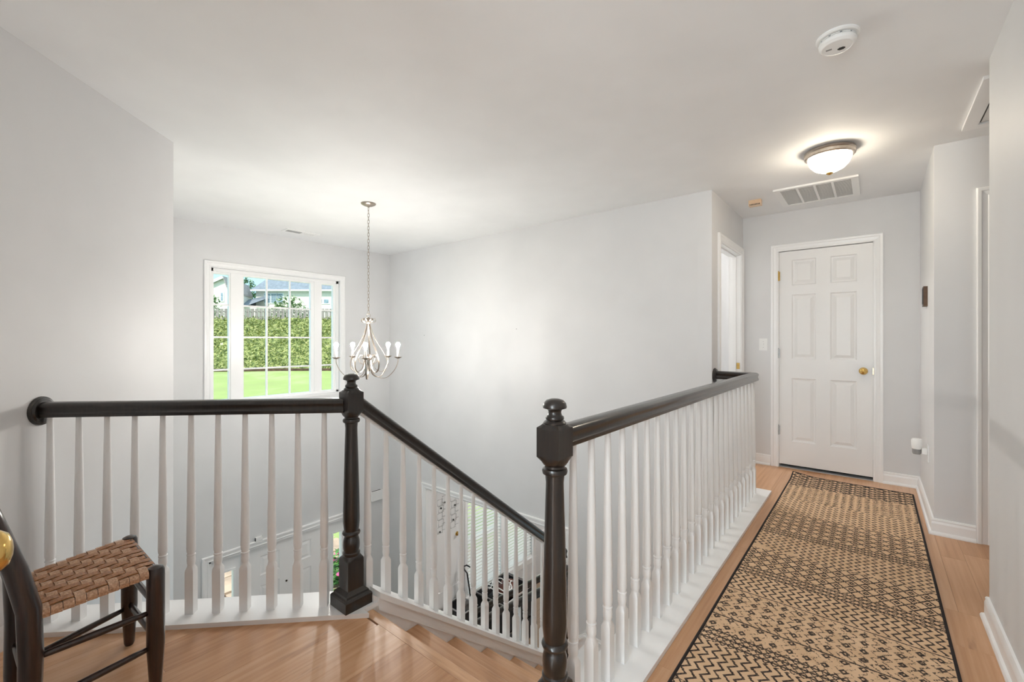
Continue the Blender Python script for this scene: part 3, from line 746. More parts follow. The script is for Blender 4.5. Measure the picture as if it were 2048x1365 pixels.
build('wall_skirt', MB().extrude([(-1.62, -1.655), (-2.19, -1.655), (-2.42, -1.655-.765*.23), (-2.42, -2.25), (-1.62, -1.90)], (0, YL-.001, 0), (1, 0, 0), (0, 0, 1), (0, -.014, 0)), 'trim_white', st)
build('wall_skirt_cap', MB().extrude([(-1.62, -1.70), (-2.19, -1.70), (-2.42, -1.70-.765*.23), (-2.42, -1.675-.765*.23), (-2.19, -1.675), (-1.62, -1.675)], (0, YL-.001, 0), (1, 0, 0), (0, 0, 1), (0, -.024, 0)), 'trim_white', st)

# ------------------------------------------------------------------ railings
RPROF = [(-.029, 0), (.029, 0), (.031, .003), (.031, .014), (.028, .017), (.026, .024), (.0275, .034), (.031, .040), (.032, .046), (.029, .053), (.020, .060), (.008, .063), (-.008, .063), (-.020, .060), (-.029, .053), (-.032, .046), (-.031, .040), (-.0275, .034), (-.026, .024), (-.028, .017), (-.031, .014), (-.031, .003)]
def baluster_mesh(h, block=.185, hw=.0172):
    z = block
    prof = [(.03, 0), (.03, z-.004), (.0235, z+.006), (.0145, z+.022), (.0138, z+.028), (.0160, z+.034), (.0168, z+.046), (.0158, z+.062), (.0148, z+.066), (.0172, z+.068), (.0172, z+.073), (.0150, z+.075), (.0148, z+.080), (.0170, z+.086), (.0180, z+.10), (.0172, z+.2), (.0150, z+.36), (.0118, h-.10), (.0105, h)]
    return MB().lathe(prof, (0, 0, 0), 16, sq=hw)
NPROF = [(.07, 0), (.07, .205), (.052, .213), (.038, .222), (.0365, .224), (.038, .230), (.038, .236), (.034, .240), (.0335, .243), (.036, .255), (.037, .270), (.036, .287), (.032, .302), (.0295, .308), (.0295, .312), (.037, .317), (.0395, .324), (.037, .331), (.032, .335), (.034, .350), (.0365, .375), (.0365, .40), (.034, .52), (.030, .68), (.0265, .80), (.0285, .822), (.036, .826), (.038, .834), (.036, .841), (.030, .844), (.030, .850), (.034, .853), (.040, .862), (.055, .876), (.07, .879), (.07, .955), (.055, .962), (.036, .972)]
FPROF = [(.0, .968), (.033, .968), (.034, .976), (.030, .981), (.025, .984), (.0275, .988), (.0265, .994), (.021, .998), (.019, 1.006), (.020, 1.012), (.025, 1.016), (.035, 1.019), (.0358, 1.024), (.033, 1.034), (.025, 1.042), (.013, 1.046), (0, 1.047)]
def newel(loc, label, base=0.0, drop=0.0):
    e = empty('newel_post', loc, label, 'newel post', 'dark newel posts')
    pr = [(r, h if h else -drop) for r, h in NPROF]
    build('post', MB().lathe(pr, (loc[0], loc[1], loc[2]), 32, sq=.0385), 'dark_stain', e, 35)
    build('finial', MB().lathe(FPROF, (loc[0], loc[1], loc[2]), 28), 'dark_stain', e, 45)
    if base:
        mb = MB()
        R = []
        for hw, h in ((base, 0), (base, .045), (base-.004, .052), (base-.010, .056), (base-.012, .064), (.0425, .075), (.039, .078)):
            R.append([(loc[0]+sx*hw, loc[1]+sy*hw, loc[2]+h) for sx, sy in ((-1,-1),(1,-1),(1,1),(-1,1))])
        build('base_molding', mb.rings(R), 'dark_stain', e)
    return e
N1P, N2P, N3P = (-1.84, 1.095, .020), (-.728, 1.09, 0.0), (-1.84, 2.90, ZLAND-.2)
newel(N1P, 'dark stained newel post with plinth where the two stair railings meet', .066)
newel(N2P, 'dark stained newel post at the start of the hallway railing', 0, .0)
newel(N3P, 'dark newel post at the stair turn below', 0, .6)
RB = .892     # rail underside
def rosette(parent, c, d):
    return build('rosette', MB().lathe_dir([(0, 0), (.060, 0), (.062, .004), (.060, .010), (.054, .013), (.053, .016), (.047, .021), (.0, .022)], c, d, 32), 'dark_stain', parent, 30)
def tapered_base(poly, z0, z1): return MB().prism(poly, z0, z1)

# angled landing railing
r1 = empty('landing_railing', (-2.3, .63, 0), 'angled landing railing with dark handrail between the wall rosette and newel', 'railing', 'stair railings')
cC = 2.935
A0 = ((-2.56-cC)/2, (-2.56+cC)/2); A1 = (N1P[0]-.02, N1P[0]-.02+cC)
build('handrail', MB().sweep(RPROF, [(A0[0]+.01, A0[1]+.01, RB), (A1[0], A1[1], RB)]), 'dark_stain', r1, 40)
rosette(r1, (A0[0]-.002, A0[1]-.002, RB+.025), (1, 1, 0))
poly = [(-2.6875, .1275), (-1.872, .943), (-1.7115, 1.1035), (-1.757, 1.1045), (-1.757, 1.20), (-1.93, 1.20), (-1.953, 1.133), (-2.823, .263)]
b_ = build('base_board', MB().prism(poly, 0, .020), 'trim_white', r1)
proto = None
for x in (-2.722, -2.642, -2.563, -2.485, -2.405, -2.323, -2.244, -2.164, -2.084, -2.005, -1.924):
    p = (x, x+cC, .020)
    if proto is None:
        m0 = baluster_mesh(RB-.020); proto = build('baluster', m0, 'baluster_white', r1, 40, origin=(0, 0, 0))
        px, py, pz = wloc(r1); proto.location = (p[0]-px, p[1]-py, p[2]-pz); proto.rotation_euler = (0, 0, pi/4)
    else: inst(proto, p, r1, pi/4)

# stair railing
r2 = empty('stair_railing', (-1.84, 2.0, ZLAND), 'sloping stair railing with dark handrail running down from the landing newel', 'railing', 'stair railings')
def railz(Y): return .868-sl_*(Y-1.157)      # underside
build('handrail', MB().rings([[(N1P[0]+a, Y, railz(Y)+b2*1.22) for a, b2 in RPROF] for Y in (N1P[1]+.03, N3P[1]-.02)]), 'dark_stain', r2, 40)
build('fillet', MB().rings([[(N1P[0]+a, Y, railz(Y)+b2) for a, b2 in ((-.016, -.008), (.016, -.008), (.016, .004), (-.016, .004))] for Y in (N1P[1]+.03, N3P[1]-.02)]), 'trim_white', r2)
proto = None
for i in range(17):
    Y = 1.178+.1012*i
    if Y > N3P[1]-.05: break
    p = (N1P[0], Y, capz(Y)-.013)
    if Y < 1.25:
        h = railz(Y)-.014; bm_ = baluster_mesh(h, .165); build('baluster', MB().add([(v[0]+p[0], v[1]+p[1], v[2]+.018) for v in bm_.v], bm_.f), 'baluster_white', r2, 40); continue
    if proto is None:
        h = railz(1.3)-capz(1.3)+.012
        proto = build('baluster', baluster_mesh(h, .165), 'baluster_white', r2, 40, origin=(0, 0, 0))
        px, py, pz = wloc(r2); proto.location = (p[0]-px, p[1]-py, p[2]-pz)
    else: inst(proto, p, r2)

# hallway railing
r3 = empty('hallway_railing', (-.728, 2.5, 0), 'long hallway railing with dark handrail beside the patterned runner', 'railing', 'stair railings')
XB = -.728
build('handrail', MB().sweep(RPROF, [(XB, N2P[1]+.03, RB+.008), (XB, 3.885, RB+.008), (XH+.012, 3.885, RB+.008)]), 'dark_stain', r3, 40)
rosette(r3, (XH, 3.885, RB+.034), (1, 0, 0))
build('base_board', MB().prism([(-.626, 1.104), (-.626, 4.024), (XH, 4.024), (XH, YL+.02), (-.80, YL-.1), (-.80, YL-.1), (-.82, 1.104)], 0, .020), 'trim_white', r3)
build('return_panel', MB().box(XH, -.755, 3.878, 3.892, .02, RB+.005), 'trim_white', r3)
proto = None
for i in range(24):
    p = (XB, 1.192+.1165*i, .020)
    if proto is None:
        proto = build('baluster', baluster_mesh(RB+.008-.020), 'baluster_white', r3, 40, origin=(0, 0, 0))
        px, py, pz = wloc(r3); proto.location = (p[0]-px, p[1]-py, p[2]-pz)
    else: inst(proto, p, r3)

# lower flight railings
for q, Y in enumerate((2.80, 3.72)):
    e = empty('lower_railing', (-2.6, Y, ZL), ('black lower stair railing on the foyer side of the bottom flight', 'black lower stair railing beside the cased opening')[q], 'railing', 'stair railings')
    z_at = lambda x: -.72+.765*(x+1.93)
    build('handrail', MB().rings([[(x, Y+a, z_at(x)+b2*1.2) for a, b2 in RPROF] for x in ((-1.86, -2.37)[q], -3.55)]), 'dark_stain', e, 40)
    pr = None
    for i in range(11):
        x = -1.95-.13*i
        if q and x > -2.40: continue
        zb = ZLAND-RISE-.765*(-1.875-x)-.06
        p = (x, Y, zb)
        if pr is None:
            pr = build('baluster', baluster_mesh(z_at(x)-zb, .165), 'baluster_white', e, 40, origin=(0, 0, 0)); px, py, pz = wloc(e); pr.location = (p[0]-px, p[1]-py, p[2]-pz)
        else: inst(pr, p, e)

# ------------------------------------------------------------------ runner rug
rug = empty('runner_rug', (-.16, 2.8, 0), 'tan runner rug with dark brown zigzag and diamond bands along the hallway', 'rug')
rx0, rx1, ry0, ry1 = -.558, .238, .55, 4.625
NX, NY = 16, 100
vs_, fs_ = [], []
def rz(x, y):
    c = max(0, 1-sqrt((x-rx0)**2+(y-ry1-.03)**2)/.20); e = max(0, 1-(ry1-y)/.16)
    return .004+.030*c*c+.006*e*e+.0015*sin(7*y)*sin(5*x)
def ryw(x, y): return y+max(0, (y-ry1+.3)/.3)*(.045*(rx1-x)/(rx1-rx0))
for top in (1, 0):
    for j in range(NY+1):
        for i in range(NX+1):
            x = rx0+(rx1-rx0)*i/NX; y = ry0+(ry1-ry0)*j/NY
            vs_.append((x, ryw(x, y), rz(x, y)+(.006 if top else -.003)))
n_ = (NX+1)*(NY+1)
for j in range(NY):
    for i in range(NX):
        a = j*(NX+1)+i; fs_.append((a, a+1, a+NX+2, a+NX+1)); fs_.append((n_+a, n_+a+NX+1, n_+a+NX+2, n_+a+1))
edge = [i for i in range(NX+1)]+[j*(NX+1)+NX for j in range(1, NY+1)]+[NY*(NX+1)+i for i in range(NX-1, -1, -1)]+[j*(NX+1) for j in range(NY-1, 0, -1)]
for i in range(len(edge)):
    a, c = edge[i], edge[(i+1) % len(edge)]; fs_.append((a, a+n_, c+n_, c))
build('pile', MB().add(vs_, fs_), 'rug_weave', rug, 60, origin=(0, 0, 0))
per = [vs_[i] for i in edge]
build('binding', MB().tube([(p[0], p[1], p[2]-.003) for p in per], .0065, 6, closed=True), 'rug_binding', rug)

# ------------------------------------------------------------------ woven chair
chair = empty('woven_seat_chair', (-2.08, .25, 0), 'small dark wood chair with woven splint seat by the angled railing', 'chair')
NF, FFp, NB, FB = (-1.930, .405), (-2.305, .400), (-1.888, .105), (-2.200, .090)
for (x, y) in (NF, FFp):
    build('leg', MB().lathe([(.013, 0), (.017, .01), (.0225, .10), (.026, .16), (.0262, .400), (.0255, .420), (.021, .430), (.010, .435), (0, .436)], (x, y, 0), 18), 'chair_stain', chair, 40)
for (x, y) in (NB, FB):
    build('leg', MB().tube([(x, y-.004, 0), (x, y, .12), (x, y+.004, .30), (x, y, .44), (x-.002, y-.025, .56), (x-.004, y-.065, .70), (x-.005, y-.10, .82)], [.018, .025, .027, .0275, .026, .024, .020], 16), 'chair_stain', chair, True)
def rung(a, b2, za, zb, r=.0095):
    mid = ((a[0]+b2[0])/2, (a[1]+b2[1])/2, (za+zb)/2)
    build('rung', MB().tube([(*a, za), (a[0]*.8+b2[0]*.2, a[1]*.8+b2[1]*.2, za*.8+zb*.2), mid, (a[0]*.2+b2[0]*.8, a[1]*.2+b2[1]*.8, za*.2+zb*.8), (*b2, zb)], [r*.75, r*1.05, r*1.15, r*1.05, r*.75], 10), 'chair_stain', chair, True)
rung(NB, NF, .293, .280); rung(NB, NF, .150, .158); rung(FB, FFp, .275, .270); rung(FB, FFp, .14, .15)
rung(NF, FFp, .300, .285); rung(NF, FFp, .185, .165); rung(NB, FB, .22, .22)
for z, dy in ((.62, -.043), (.76, -.082)):
    R = []
    for i in range(7):
        t = i/6; x = NB[0]+(FB[0]-NB[0])*t; y = NB[1]+(FB[1]-NB[1])*t+dy-.02*sin(pi*t)
        R.append([(x, y-.005, z-.028), (x, y+.005, z-.028), (x, y+.005, z+.030), (x, y-.005, z+.030)])
    build('back_slat', MB().rings(R), 'chair_stain', chair)
ZS = .425
def seat_pt(u, v, z=0.0):      # u 0 near side..1 far side, v 0 back..1 front
    a = (NB[0]+(NF[0]-NB[0])*v, NB[1]+(NF[1]-NB[1])*v); c = (FB[0]+(FFp[0]-FB[0])*v, FB[1]+(FFp[1]-FB[1])*v)
    return (a[0]+(c[0]-a[0])*u, a[1]+(c[1]-a[1])*u, ZS+z)
for a, c in ((NB, NF), (FB, FFp), (NF, FFp), (NB, FB)):
    build('seat_rail', MB().tube([(a[0], a[1], ZS-.008), (c[0], c[1], ZS-.008)], .011, 10), 'chair_stain', chair)
seat = empty('seat', (-2.08, .25, ZS-.02)); seat.parent = chair; seat.location = (0, 0, ZS-.02)
NU, NV = 10, 10          # strips across u (running back-front) and along v (running side-side)
v_lo, v_hi = .055, .93
def over(i, j): return (i+j) % 3 == 0       # cross strip j goes over long strip i
def ribbon(pts, wdir, hw, th=.0012):
    R = []
    for p in pts:
        R.append([(p[0]-wdir[0]*hw, p[1]-wdir[1]*hw, p[2]-th), (p[0]+wdir[0]*hw, p[1]+wdir[1]*hw, p[2]-th), (p[0]+wdir[0]*hw, p[1]+wdir[1]*hw, p[2]+th), (p[0]-wdir[0]*hw, p[1]-wdir[1]*hw, p[2]+th)])
    return MB().rings(R)
for i in range(NU):
    u = (i+.5)/NU; pts = [seat_pt(u, -.015, -.020), seat_pt(u, -.01, -.004)]
    pts += [seat_pt(u, v_lo+(v_hi-v_lo)*(j+.5)/NV, (.0020 if over(i, j) else .0066)) for j in range(NV)]
    pts += [seat_pt(u, 1.02, .001), seat_pt(u, 1.035, -.010), seat_pt(u, 1.02, -.020)]
    build('splint', ribbon(pts, (1, 0, 0), .0140), 'splint', seat)
for j in range(NV):
    v = v_lo+(v_hi-v_lo)*(j+.5)/NV
    pts = [seat_pt(.02, v, -.026), seat_pt(-.032, v, -.020), seat_pt(-.042, v, -.008), seat_pt(-.030, v, .003)]
    pts += [seat_pt((i+.5)/NU, v, (.0085 if over(i, j) else .0008)) for i in range(NU)]
    pts += [seat_pt(1.03, v, .003), seat_pt(1.042, v, -.008), seat_pt(1.03, v, -.020), seat_pt(.98, v, -.026)]
    a, c = seat_pt(.5, v-.05), seat_pt(.5, v+.05)
    build('splint', ribbon(pts, (0, 1, 0), .0122), 'splint_pale', seat)
mb = MB(); P = [seat_pt(u, v, -.004) for u, v in ((.03, .02), (.97, .02), (.97, .98), (.03, .98))]
mb.add([*P, *[(p[0], p[1], p[2]-.02) for p in P]], [(0,1,2,3), (7,6,5,4), (0,4,5,1), (1,5,6,2), (2,6,7,3), (3,7,4,0)])
build('seat_filling', mb, 'leather_brown', seat)

# ------------------------------------------------------------------ chandelier
CX, CYY = -3.50, 2.25
cl = empty('chandelier', (CX, CYY, .88), 'brushed nickel five-arm chandelier with curled bands hanging on a chain', 'chandelier')
build('canopy', MB().lathe([(0, -.034), (.008, -.034), (.012, -.028), (.040, -.020), (.062, -.008), (.066, 0), (0, 0)], (CX, CYY, CZ), 28), 'nickel', cl, 40)
lk_ = []
for i in range(14): a = 2*pi*i/14; lk_.append((.0085*cos(a), 0, .0185*(1 if sin(a) >= 0 else -1)*abs(sin(a))**.7))
proto = None
nlk = 33
for i in range(nlk):
    z = CZ-.047-i*(.955-.0)/nlk
    if proto is None:
        proto = build('chain_link', MB().tube(lk_, .0018, 5, closed=True), 'nickel', cl, True, origin=(0, 0, 0)); proto.location = (0, 0, z-.88)
    else:
        o = proto.copy(); COL.objects.link(o); o.parent = cl; o.location = (0, 0, z-.88); o.rotation_euler = (0, 0, radians(35)+(pi/2 if i % 2 else 0))
build('loop', MB().tube([(CX+.017*cos(2*pi*i/18)*RT[0], CYY+.017*cos(2*pi*i/18)*RT[1], 1.436+.017*sin(2*pi*i/18)) for i in range(18)], .0022, 6, closed=True), 'nickel', cl, True)
build('hub', MB().lathe([(0, 1.345), (.010, 1.347), (.014, 1.36), (.020, 1.37), (.020, 1.405), (.012, 1.415), (.004, 1.42), (0, 1.42)], (CX, CYY, 0), 16), 'nickel', cl, 40)
build('lower_hub', MB().lathe([(0, 1.035), (.012, 1.037), (.030, 1.045), (.032, 1.060), (.028, 1.075), (.012, 1.090), (0, 1.092)], (CX, CYY, 0), 18), 'nickel', cl, 40)
def polar(ang, r, z):
    # angle measured in the camera-facing frame only to set the turn of the fixture
    return (CX+r*(cos(ang)*RT[0]-sin(ang)*FW[0]), CYY+r*(cos(ang)*RT[1]-sin(ang)*FW[1]), z)
def smooth_path(pts, n=6):
    out = []
    for i in range(len(pts)-1):
        p0 = pts[max(0, i-1)]; p1 = pts[i]; p2 = pts[i+1]; p3 = pts[min(len(pts)-1, i+2)]
        for s_ in range(n):
            t = s_/n
            out.append(tuple(.5*((2*p1[k_])+(-p0[k_]+p2[k_])*t+(2*p0[k_]-5*p1[k_]+4*p2[k_]-p3[k_])*t*t+(-p0[k_]+3*p1[k_]-3*p2[k_]+p3[k_])*t**3) for k_ in range(len(p1))))
    out.append(pts[-1]); return out
def strap(path2, ang, hw, th):     # path2 of (r,z) in the vertical plane at angle ang, flat strap
    R = []
    tx, ty = polar(ang+pi/2, 1, 0)[0]-CX, polar(ang+pi/2, 1, 0)[1]-CYY
    for i, (r, z) in enumerate(path2):
        a = path2[max(0, i-1)]; c = path2[min(len(path2)-1, i+1)]
        dr, dz = c[0]-a[0], c[1]-a[1]; L = sqrt(dr*dr+dz*dz) or 1; nr, nz_ = -dz/L, dr/L
        ring = []
        for s_, o_ in ((-1, -1), (1, -1), (1, 1), (-1, 1)):
            p = polar(ang, r+nr*th*o_, z+nz_*th*o_); ring.append((p[0]+tx*hw*s_, p[1]+ty*hw*s_, p[2]))
        R.append(ring)
    return MB().rings(R)
band2 = smooth_path([(.040, 1.372), (.062, 1.385), (.060, 1.405), (.042, 1.408), (.022, 1.392), (.014, 1.36), (.045, 1.26), (.085, 1.18), (.135, 1.10), (.165, 1.03), (.160, .965), (.115, .932), (.065, .955), (.045, 1.00), (.035, 1.035)], 5)
for q in range(5):
    build('band', strap(band2, radians(41+72*q), .0065, .0016), 'nickel', cl, 40)
arm2 = smooth_path([(.028, 1.055), (.060, 1.085), (.085, 1.055), (.070, 1.015), (.035, .99), (.045, .92), (.10, .882), (.17, .885), (.235, .945), (.268, 1.01), (.272, 1.055)], 5)
for q in range(5):
    an = radians(5+72*q)
    ar = build('arm', strap(arm2, an, .0055, .0022), 'nickel', cl, 40)
    c = polar(an, .272, 1.052)
    build('bobeche', MB().lathe([(0, 0), (.006, 0), (.018, .004), (.034, .014), (.035, .017), (.016, .010), (.011, .012), (0, .012)], c, 20), 'nickel', ar, 40)
    build('candle_sleeve', MB().lathe([(0, .012), (.0105, .012), (.0105, .082), (0, .082)], c, 14), 'sleeve_white', ar)
    build('bulb', MB().lathe([(0, .080), (.008, .082), (.009, .095), (.015, .106), (.0195, .120), (.019, .132), (.012, .142), (0, .146)], c, 16), 'bulb_glow', ar, True)

# ------------------------------------------------------------------ ceiling fixtures
def flush_lamp(loc, label, mat):
    e = empty('ceiling_light', loc, label, 'ceiling light')
    build('collar', MB().lathe([(0, 0), (.128, 0), (.137, -.004), (.139, -.016), (.134, -.021), (.137, -.026), (.136, -.040), (.128, -.047), (.118, -.048), (.118, -.040), (0, -.040)], loc, 36), 'collar_metal', e, 30)
    build('glass_dome', MB().lathe([(.119, -.043), (.116, -.062), (.104, -.090), (.080, -.116), (.048, -.133), (.016, -.140), (0, -.1405)], loc, 32), mat, e, True)
    build('finial', MB().lathe([(0, -.158), (.009, -.156), (.019, -.149), (.020, -.142), (.012, -.138), (0, -.138)], loc, 16), 'brass', e, True)
    return e
flush_lamp((-.219, 3.50, CZ), 'lit dome ceiling light with metal collar over the hallway runner', 'dome_glow')
flush_lamp((-.20, -1.25, CZ), 'unseen dome light added as fill in the passage behind the camera', 'dome_fill')  # added fill lamp, out of view
flush_lamp((-2.2, 4.75, CZ), 'unseen dome light added to brighten the room through the left doorway', 'fill_glow_room')  # added lamp, out of view, brightens what shows through the doorway
flush_lamp((-2.9, 5.6, -.30), 'unseen dome light added to brighten the downstairs room', 'fill_glow_room')  # added lamp, out of view, lifts the room past the cased opening

sd = empty('smoke_detector', (-.112, 2.205, CZ), 'round white smoke detector on the ceiling', 'smoke detector')
sc_ = (-.112, 2.205, CZ)
build('mounting_plate', MB().lathe([(0, 0), (.072, 0), (.073, -.006), (.068, -.011), (.055, -.012), (0, -.012)], sc_, 36), 'plastic_white', sd, 30)
build('vent_ring', MB().lathe([(0, -.012), (.058, -.012), (.058, -.020), (0, -.020)], sc_, 32), 'plastic_grey', sd)
for q in range(10):
    a0 = 2*pi*q/10; poly = []
    for i in range(7): a = a0+(2*pi/10*.78)*i/6; poly.append((sc_[0]+.0605*cos(a), sc_[1]+.0605*sin(a)))
    for i in range(6, -1, -1): a = a0+(2*pi/10*.78)*i/6; poly.append((sc_[0]+.054*cos(a), sc_[1]+.054*sin(a)))
    build('vent_lip', MB().prism(poly, CZ-.018, CZ-.0145), 'plastic_white', sd)
build('cover', MB().lathe([(0, -.020), (.061, -.020), (.064, -.026), (.062, -.036), (.054, -.044), (.050, -.045), (.048, -.0435), (0, -.0435)], sc_, 36), 'plastic_white', sd, 30)
for i in range(5):
    y = sc_[1]+.022-.006+i*.004-.008; hw = (.008, .012, .013, .012, .008)[i]
    build('sounder_slot', MB().box(sc_[0]+.012-hw, sc_[0]+.012+hw, y-.0012, y+.0012, CZ-.0445, CZ-.043), 'slot_dark', sd)
build('test_label', MB().box(sc_[0]-.038, sc_[0]-.018, sc_[1]-.006, sc_[1]+.004, CZ-.0440, CZ-.0432), 'plastic_grey', sd)

gr = empty('return_air_grille', (-.36, 4.41, CZ), 'large white return air grille in the hallway ceiling', 'air grille')
gx0, gx1, gy0, gy1 = -.635, -.085, 4.135, 4.68
mb = MB(); mb.box(gx0, gx1, gy0, gy0+.035, CZ-.014, CZ).box(gx0, gx1, gy1-.035, gy1, CZ-.014, CZ).box(gx0, gx0+.045, gy0+.035, gy1-.035, CZ-.014, CZ).box(gx1-.045, gx1, gy0+.035, gy1-.035, CZ-.014, CZ)
build('frame', mb, 'plastic_white', gr)
build('backing', MB().box(gx0+.04, gx1-.04, gy0+.03, gy1-.03, CZ-.002, CZ), 'grille_grey', gr)
for i in range(1, 4):
    x = gx0+.045+(gx1-gx0-.09)*i/4; build('divider', MB().box(x-.008, x+.008, gy0+.035, gy1-.035, CZ-.013, CZ-.001), 'plastic_white', gr)
lv = None
for i in range(30):
    y = gy0+.042+i*(gy1-gy0-.082)/29
    if lv is None: lv = build('louver', MB().extrude([(-.009, -.010), (.006, -.001), (.008, -.002), (-.007, -.011)], (gx0+.045, y, CZ), (0, 1, 0), (0, 0, 1), (gx1-gx0-.09, 0, 0)), 'plastic_white', gr); y_first = lv.location[1]; yy0 = y
    else: o = lv.copy(); COL.objects.link(o); o.parent = gr; o.location = (lv.location[0], y_first+y-yy0, lv.location[2])
cr = empty('ceiling_register', (-5.04, 2.375, CZ), 'narrow white supply register in the ceiling above the window', 'air register')
mb = MB().box(-5.115, -4.965, 2.19, 2.56, CZ-.006, CZ); build('frame', mb, 'plastic_white', cr)
build('vane_slot', MB().box(-5.075, -5.005, 2.215, 2.37, CZ-.008, CZ-.0055), 'plastic_grey', cr)
for i in range(8): build('vane', MB().box(-5.075, -5.005, 2.385+i*.018, 2.39+i*.018, CZ-.010, CZ-.006), 'plastic_white', cr)
sn = empty('ceiling_sounder', (-.80, 4.34, CZ), 'small ribbed box sounder on the hallway ceiling corner', 'sounder')
build('housing', MB().box(-.848, -.752, 4.315, 4.375, CZ-.048, CZ), 'plastic_lamp_tint', sn)  # peach colour carries the tint of the nearby lamp
for i in range(8): build('rib', MB().box(-.843+i*.0115, -.837+i*.0115, 4.311, 4.316, CZ-.030, CZ-.006), 'plastic_lamp_tint', sn)
for i in range(8): build('vent_hole', MB().box(-.839+i*.0105, -.833+i*.0105, 4.3138, 4.3155, CZ-.046, CZ-.034), 'slot_dark', sn)
ht = empty('attic_hatch', (.75, 3.29, CZ), 'white trimmed attic hatch in the side passage ceiling', 'attic hatch')
hx0, hx1, hy0, hy1 = .395, 1.12, 2.965, 3.63
mb = MB().box(hx0, hx0+.06, hy0, hy1, CZ-.016, CZ).box(hx1-.06, hx1, hy0, hy1, CZ-.016, CZ).box(hx0+.06, hx1-.06, hy0, hy0+.06, CZ-.016, CZ).box(hx0+.06, hx1-.06, hy1-.06, hy1, CZ-.016, CZ)
build('frame', mb, 'trim_white', ht); build('gap', MB().box(hx0+.058, hx1-.058, hy0+.058, hy1-.058, CZ-.003, CZ), 'slot_dark', ht); build('lid', MB().box(hx0+.070, hx1-.070, hy0+.066, hy1-.066, CZ-.006, CZ-.002), 'trim_white', ht)

# wall plates
sw = empty('light_switch', (-.836, YD, 1.11), 'white single toggle light switch left of the hallway door', 'light switch')
build('plate', MB().box(-.872, -.800, YD-.006, YD, 1.115, 1.233), 'plastic_white', sw); build('toggle', MB().box(-.841, -.831, YD-.018, YD-.005, 1.168, 1.186), 'plastic_white', sw)
for z in (1.145, 1.203): build('screw', MB().lathe_dir([(0, 0), (.003, 0), (.003, .0015), (0, .0015)], (-.836, YD-.006, z), (0, -1, 0), 8), 'steel', sw)
th = empty('thermostat', (XHR, 4.30, 1.46), 'dark bronze thermostat on the narrow hallway wall', 'thermostat')
build('housing', MB().box(XHR-.022, XHR, 4.245, 4.355, 1.457, 1.597), 'bronze', th); build('display', MB().box(XHR-.024, XHR-.0215, 4.255, 4.345, 1.475, 1.585), 'slot_dark', th)
ou = empty('wall_outlet', (XHR, 4.20, .33), 'white wall outlet low on the narrow hallway wall', 'outlet')
build('plate', MB().box(XHR-.006, XHR, 4.165, 4.235, .375, .49), 'plastic_white', ou)
nl = empty('night_light', (XHR-.05, 4.20, .42), 'white plug-in night light in the wall outlet', 'night light')
build('plug_body', MB().box(XHR-.034, XHR-.007, 4.18, 4.22, .425, .465), 'plastic_white', nl)
R = []
for z, s_ in ((.455, .026), (.47, .030), (.515, .031), (.525, .027)):
    R.append([(XHR-.060+s_*cos(2*pi*i/16)*.95, 4.20+s_*sin(2*pi*i/16), z) for i in range(16)])
build('shade', MB().rings(R), 'plastic_white', nl, 40)
build('lens', MB().lathe([(0, 0), (.020, .0), (.024, .010), (.025, .040), (0, .040)], (XHR-.060, 4.20, .418), 16), 'plastic_grey', nl, 40)
for x, z, lab in ((-4.62, .93, 'tiny picture nail in the blank stairwell wall nearer the chandelier'), (-3.05, .99, 'tiny picture nail in the blank stairwell wall farther from the chandelier')):
    setp(build('nail', MB().lathe_dir([(0, 0), (.005, 0), (.005, .004), (0, .005)], (x, YL, z+.35), (0, -1, 0), 8), 'plastic_grey'), lab, 'nail', 'nails in the stairwell wall')

# ------------------------------------------------------------------ outdoors in front of the house
def gp(s, d, z): return (FW[0]*d+RT[0]*s, FW[1]*d+RT[1]*s, z)
# front lawn: slopes up away from the house
mb = MB(); n = 24; rows = []
def lawn_z(d): return -3.30 if d < 9 else -3.30+(d-9)*.088
for d in (4.5, 7, 9, 14, 20, 26, 30, 34, 40): rows.append([gp(-60+80*i/n, d, lawn_z(d)+.05*sin(i*1.3+d)) for i in range(n+1)])
vv = [p for r in rows for p in r]; ff = [(j*(n+1)+i, j*(n+1)+i+1, (j+1)*(n+1)+i+1, (j+1)*(n+1)+i) for j in range(len(rows)-1) for i in range(n)]
# keep it outside the house walls
vv = [((p[0] if p[0] < -5.6 else -5.6), p[1], p[2]) for p in vv]
lo = build('lawn', MB().add(vv, ff), 'lawn', recalc=False); setp(lo, 'mown green front lawn sloping up to the ivy bank', 'lawn', None, 'stuff')
def bank_z(d, s): return -1.05+(d-34)*.62
rr = random.Random(21)
mb = MB(); rows = []
for j in range(14):
    d = 33.6+6.6*j/13
    rows.append([gp(-48+44*i/90, d+.25*rr.random(), -1.25+4.3*(j/13)**.9+.22*rr.random()) for i in range(91)])
mb.add([p for r in rows for p in r], [(j*91+i, j*91+i+1, (j+1)*91+i+1, (j+1)*91+i) for j in range(13) for i in range(90)])
pts = []
for _ in range(17000):
    t = rr.random(); s = -40+32*rr.random(); d = 33.5+6.6*t
    pts.append(gp(s, d, -1.15+4.3*t**.9+.28*rr.random()))
leafcloud(mb, pts, .11, rr)
iv = build('ivy_bank', mb, 'ivy_leaf', recalc=False); setp(iv, 'steep bank covered in green ivy below the wooden fence', 'ivy', None, 'stuff')
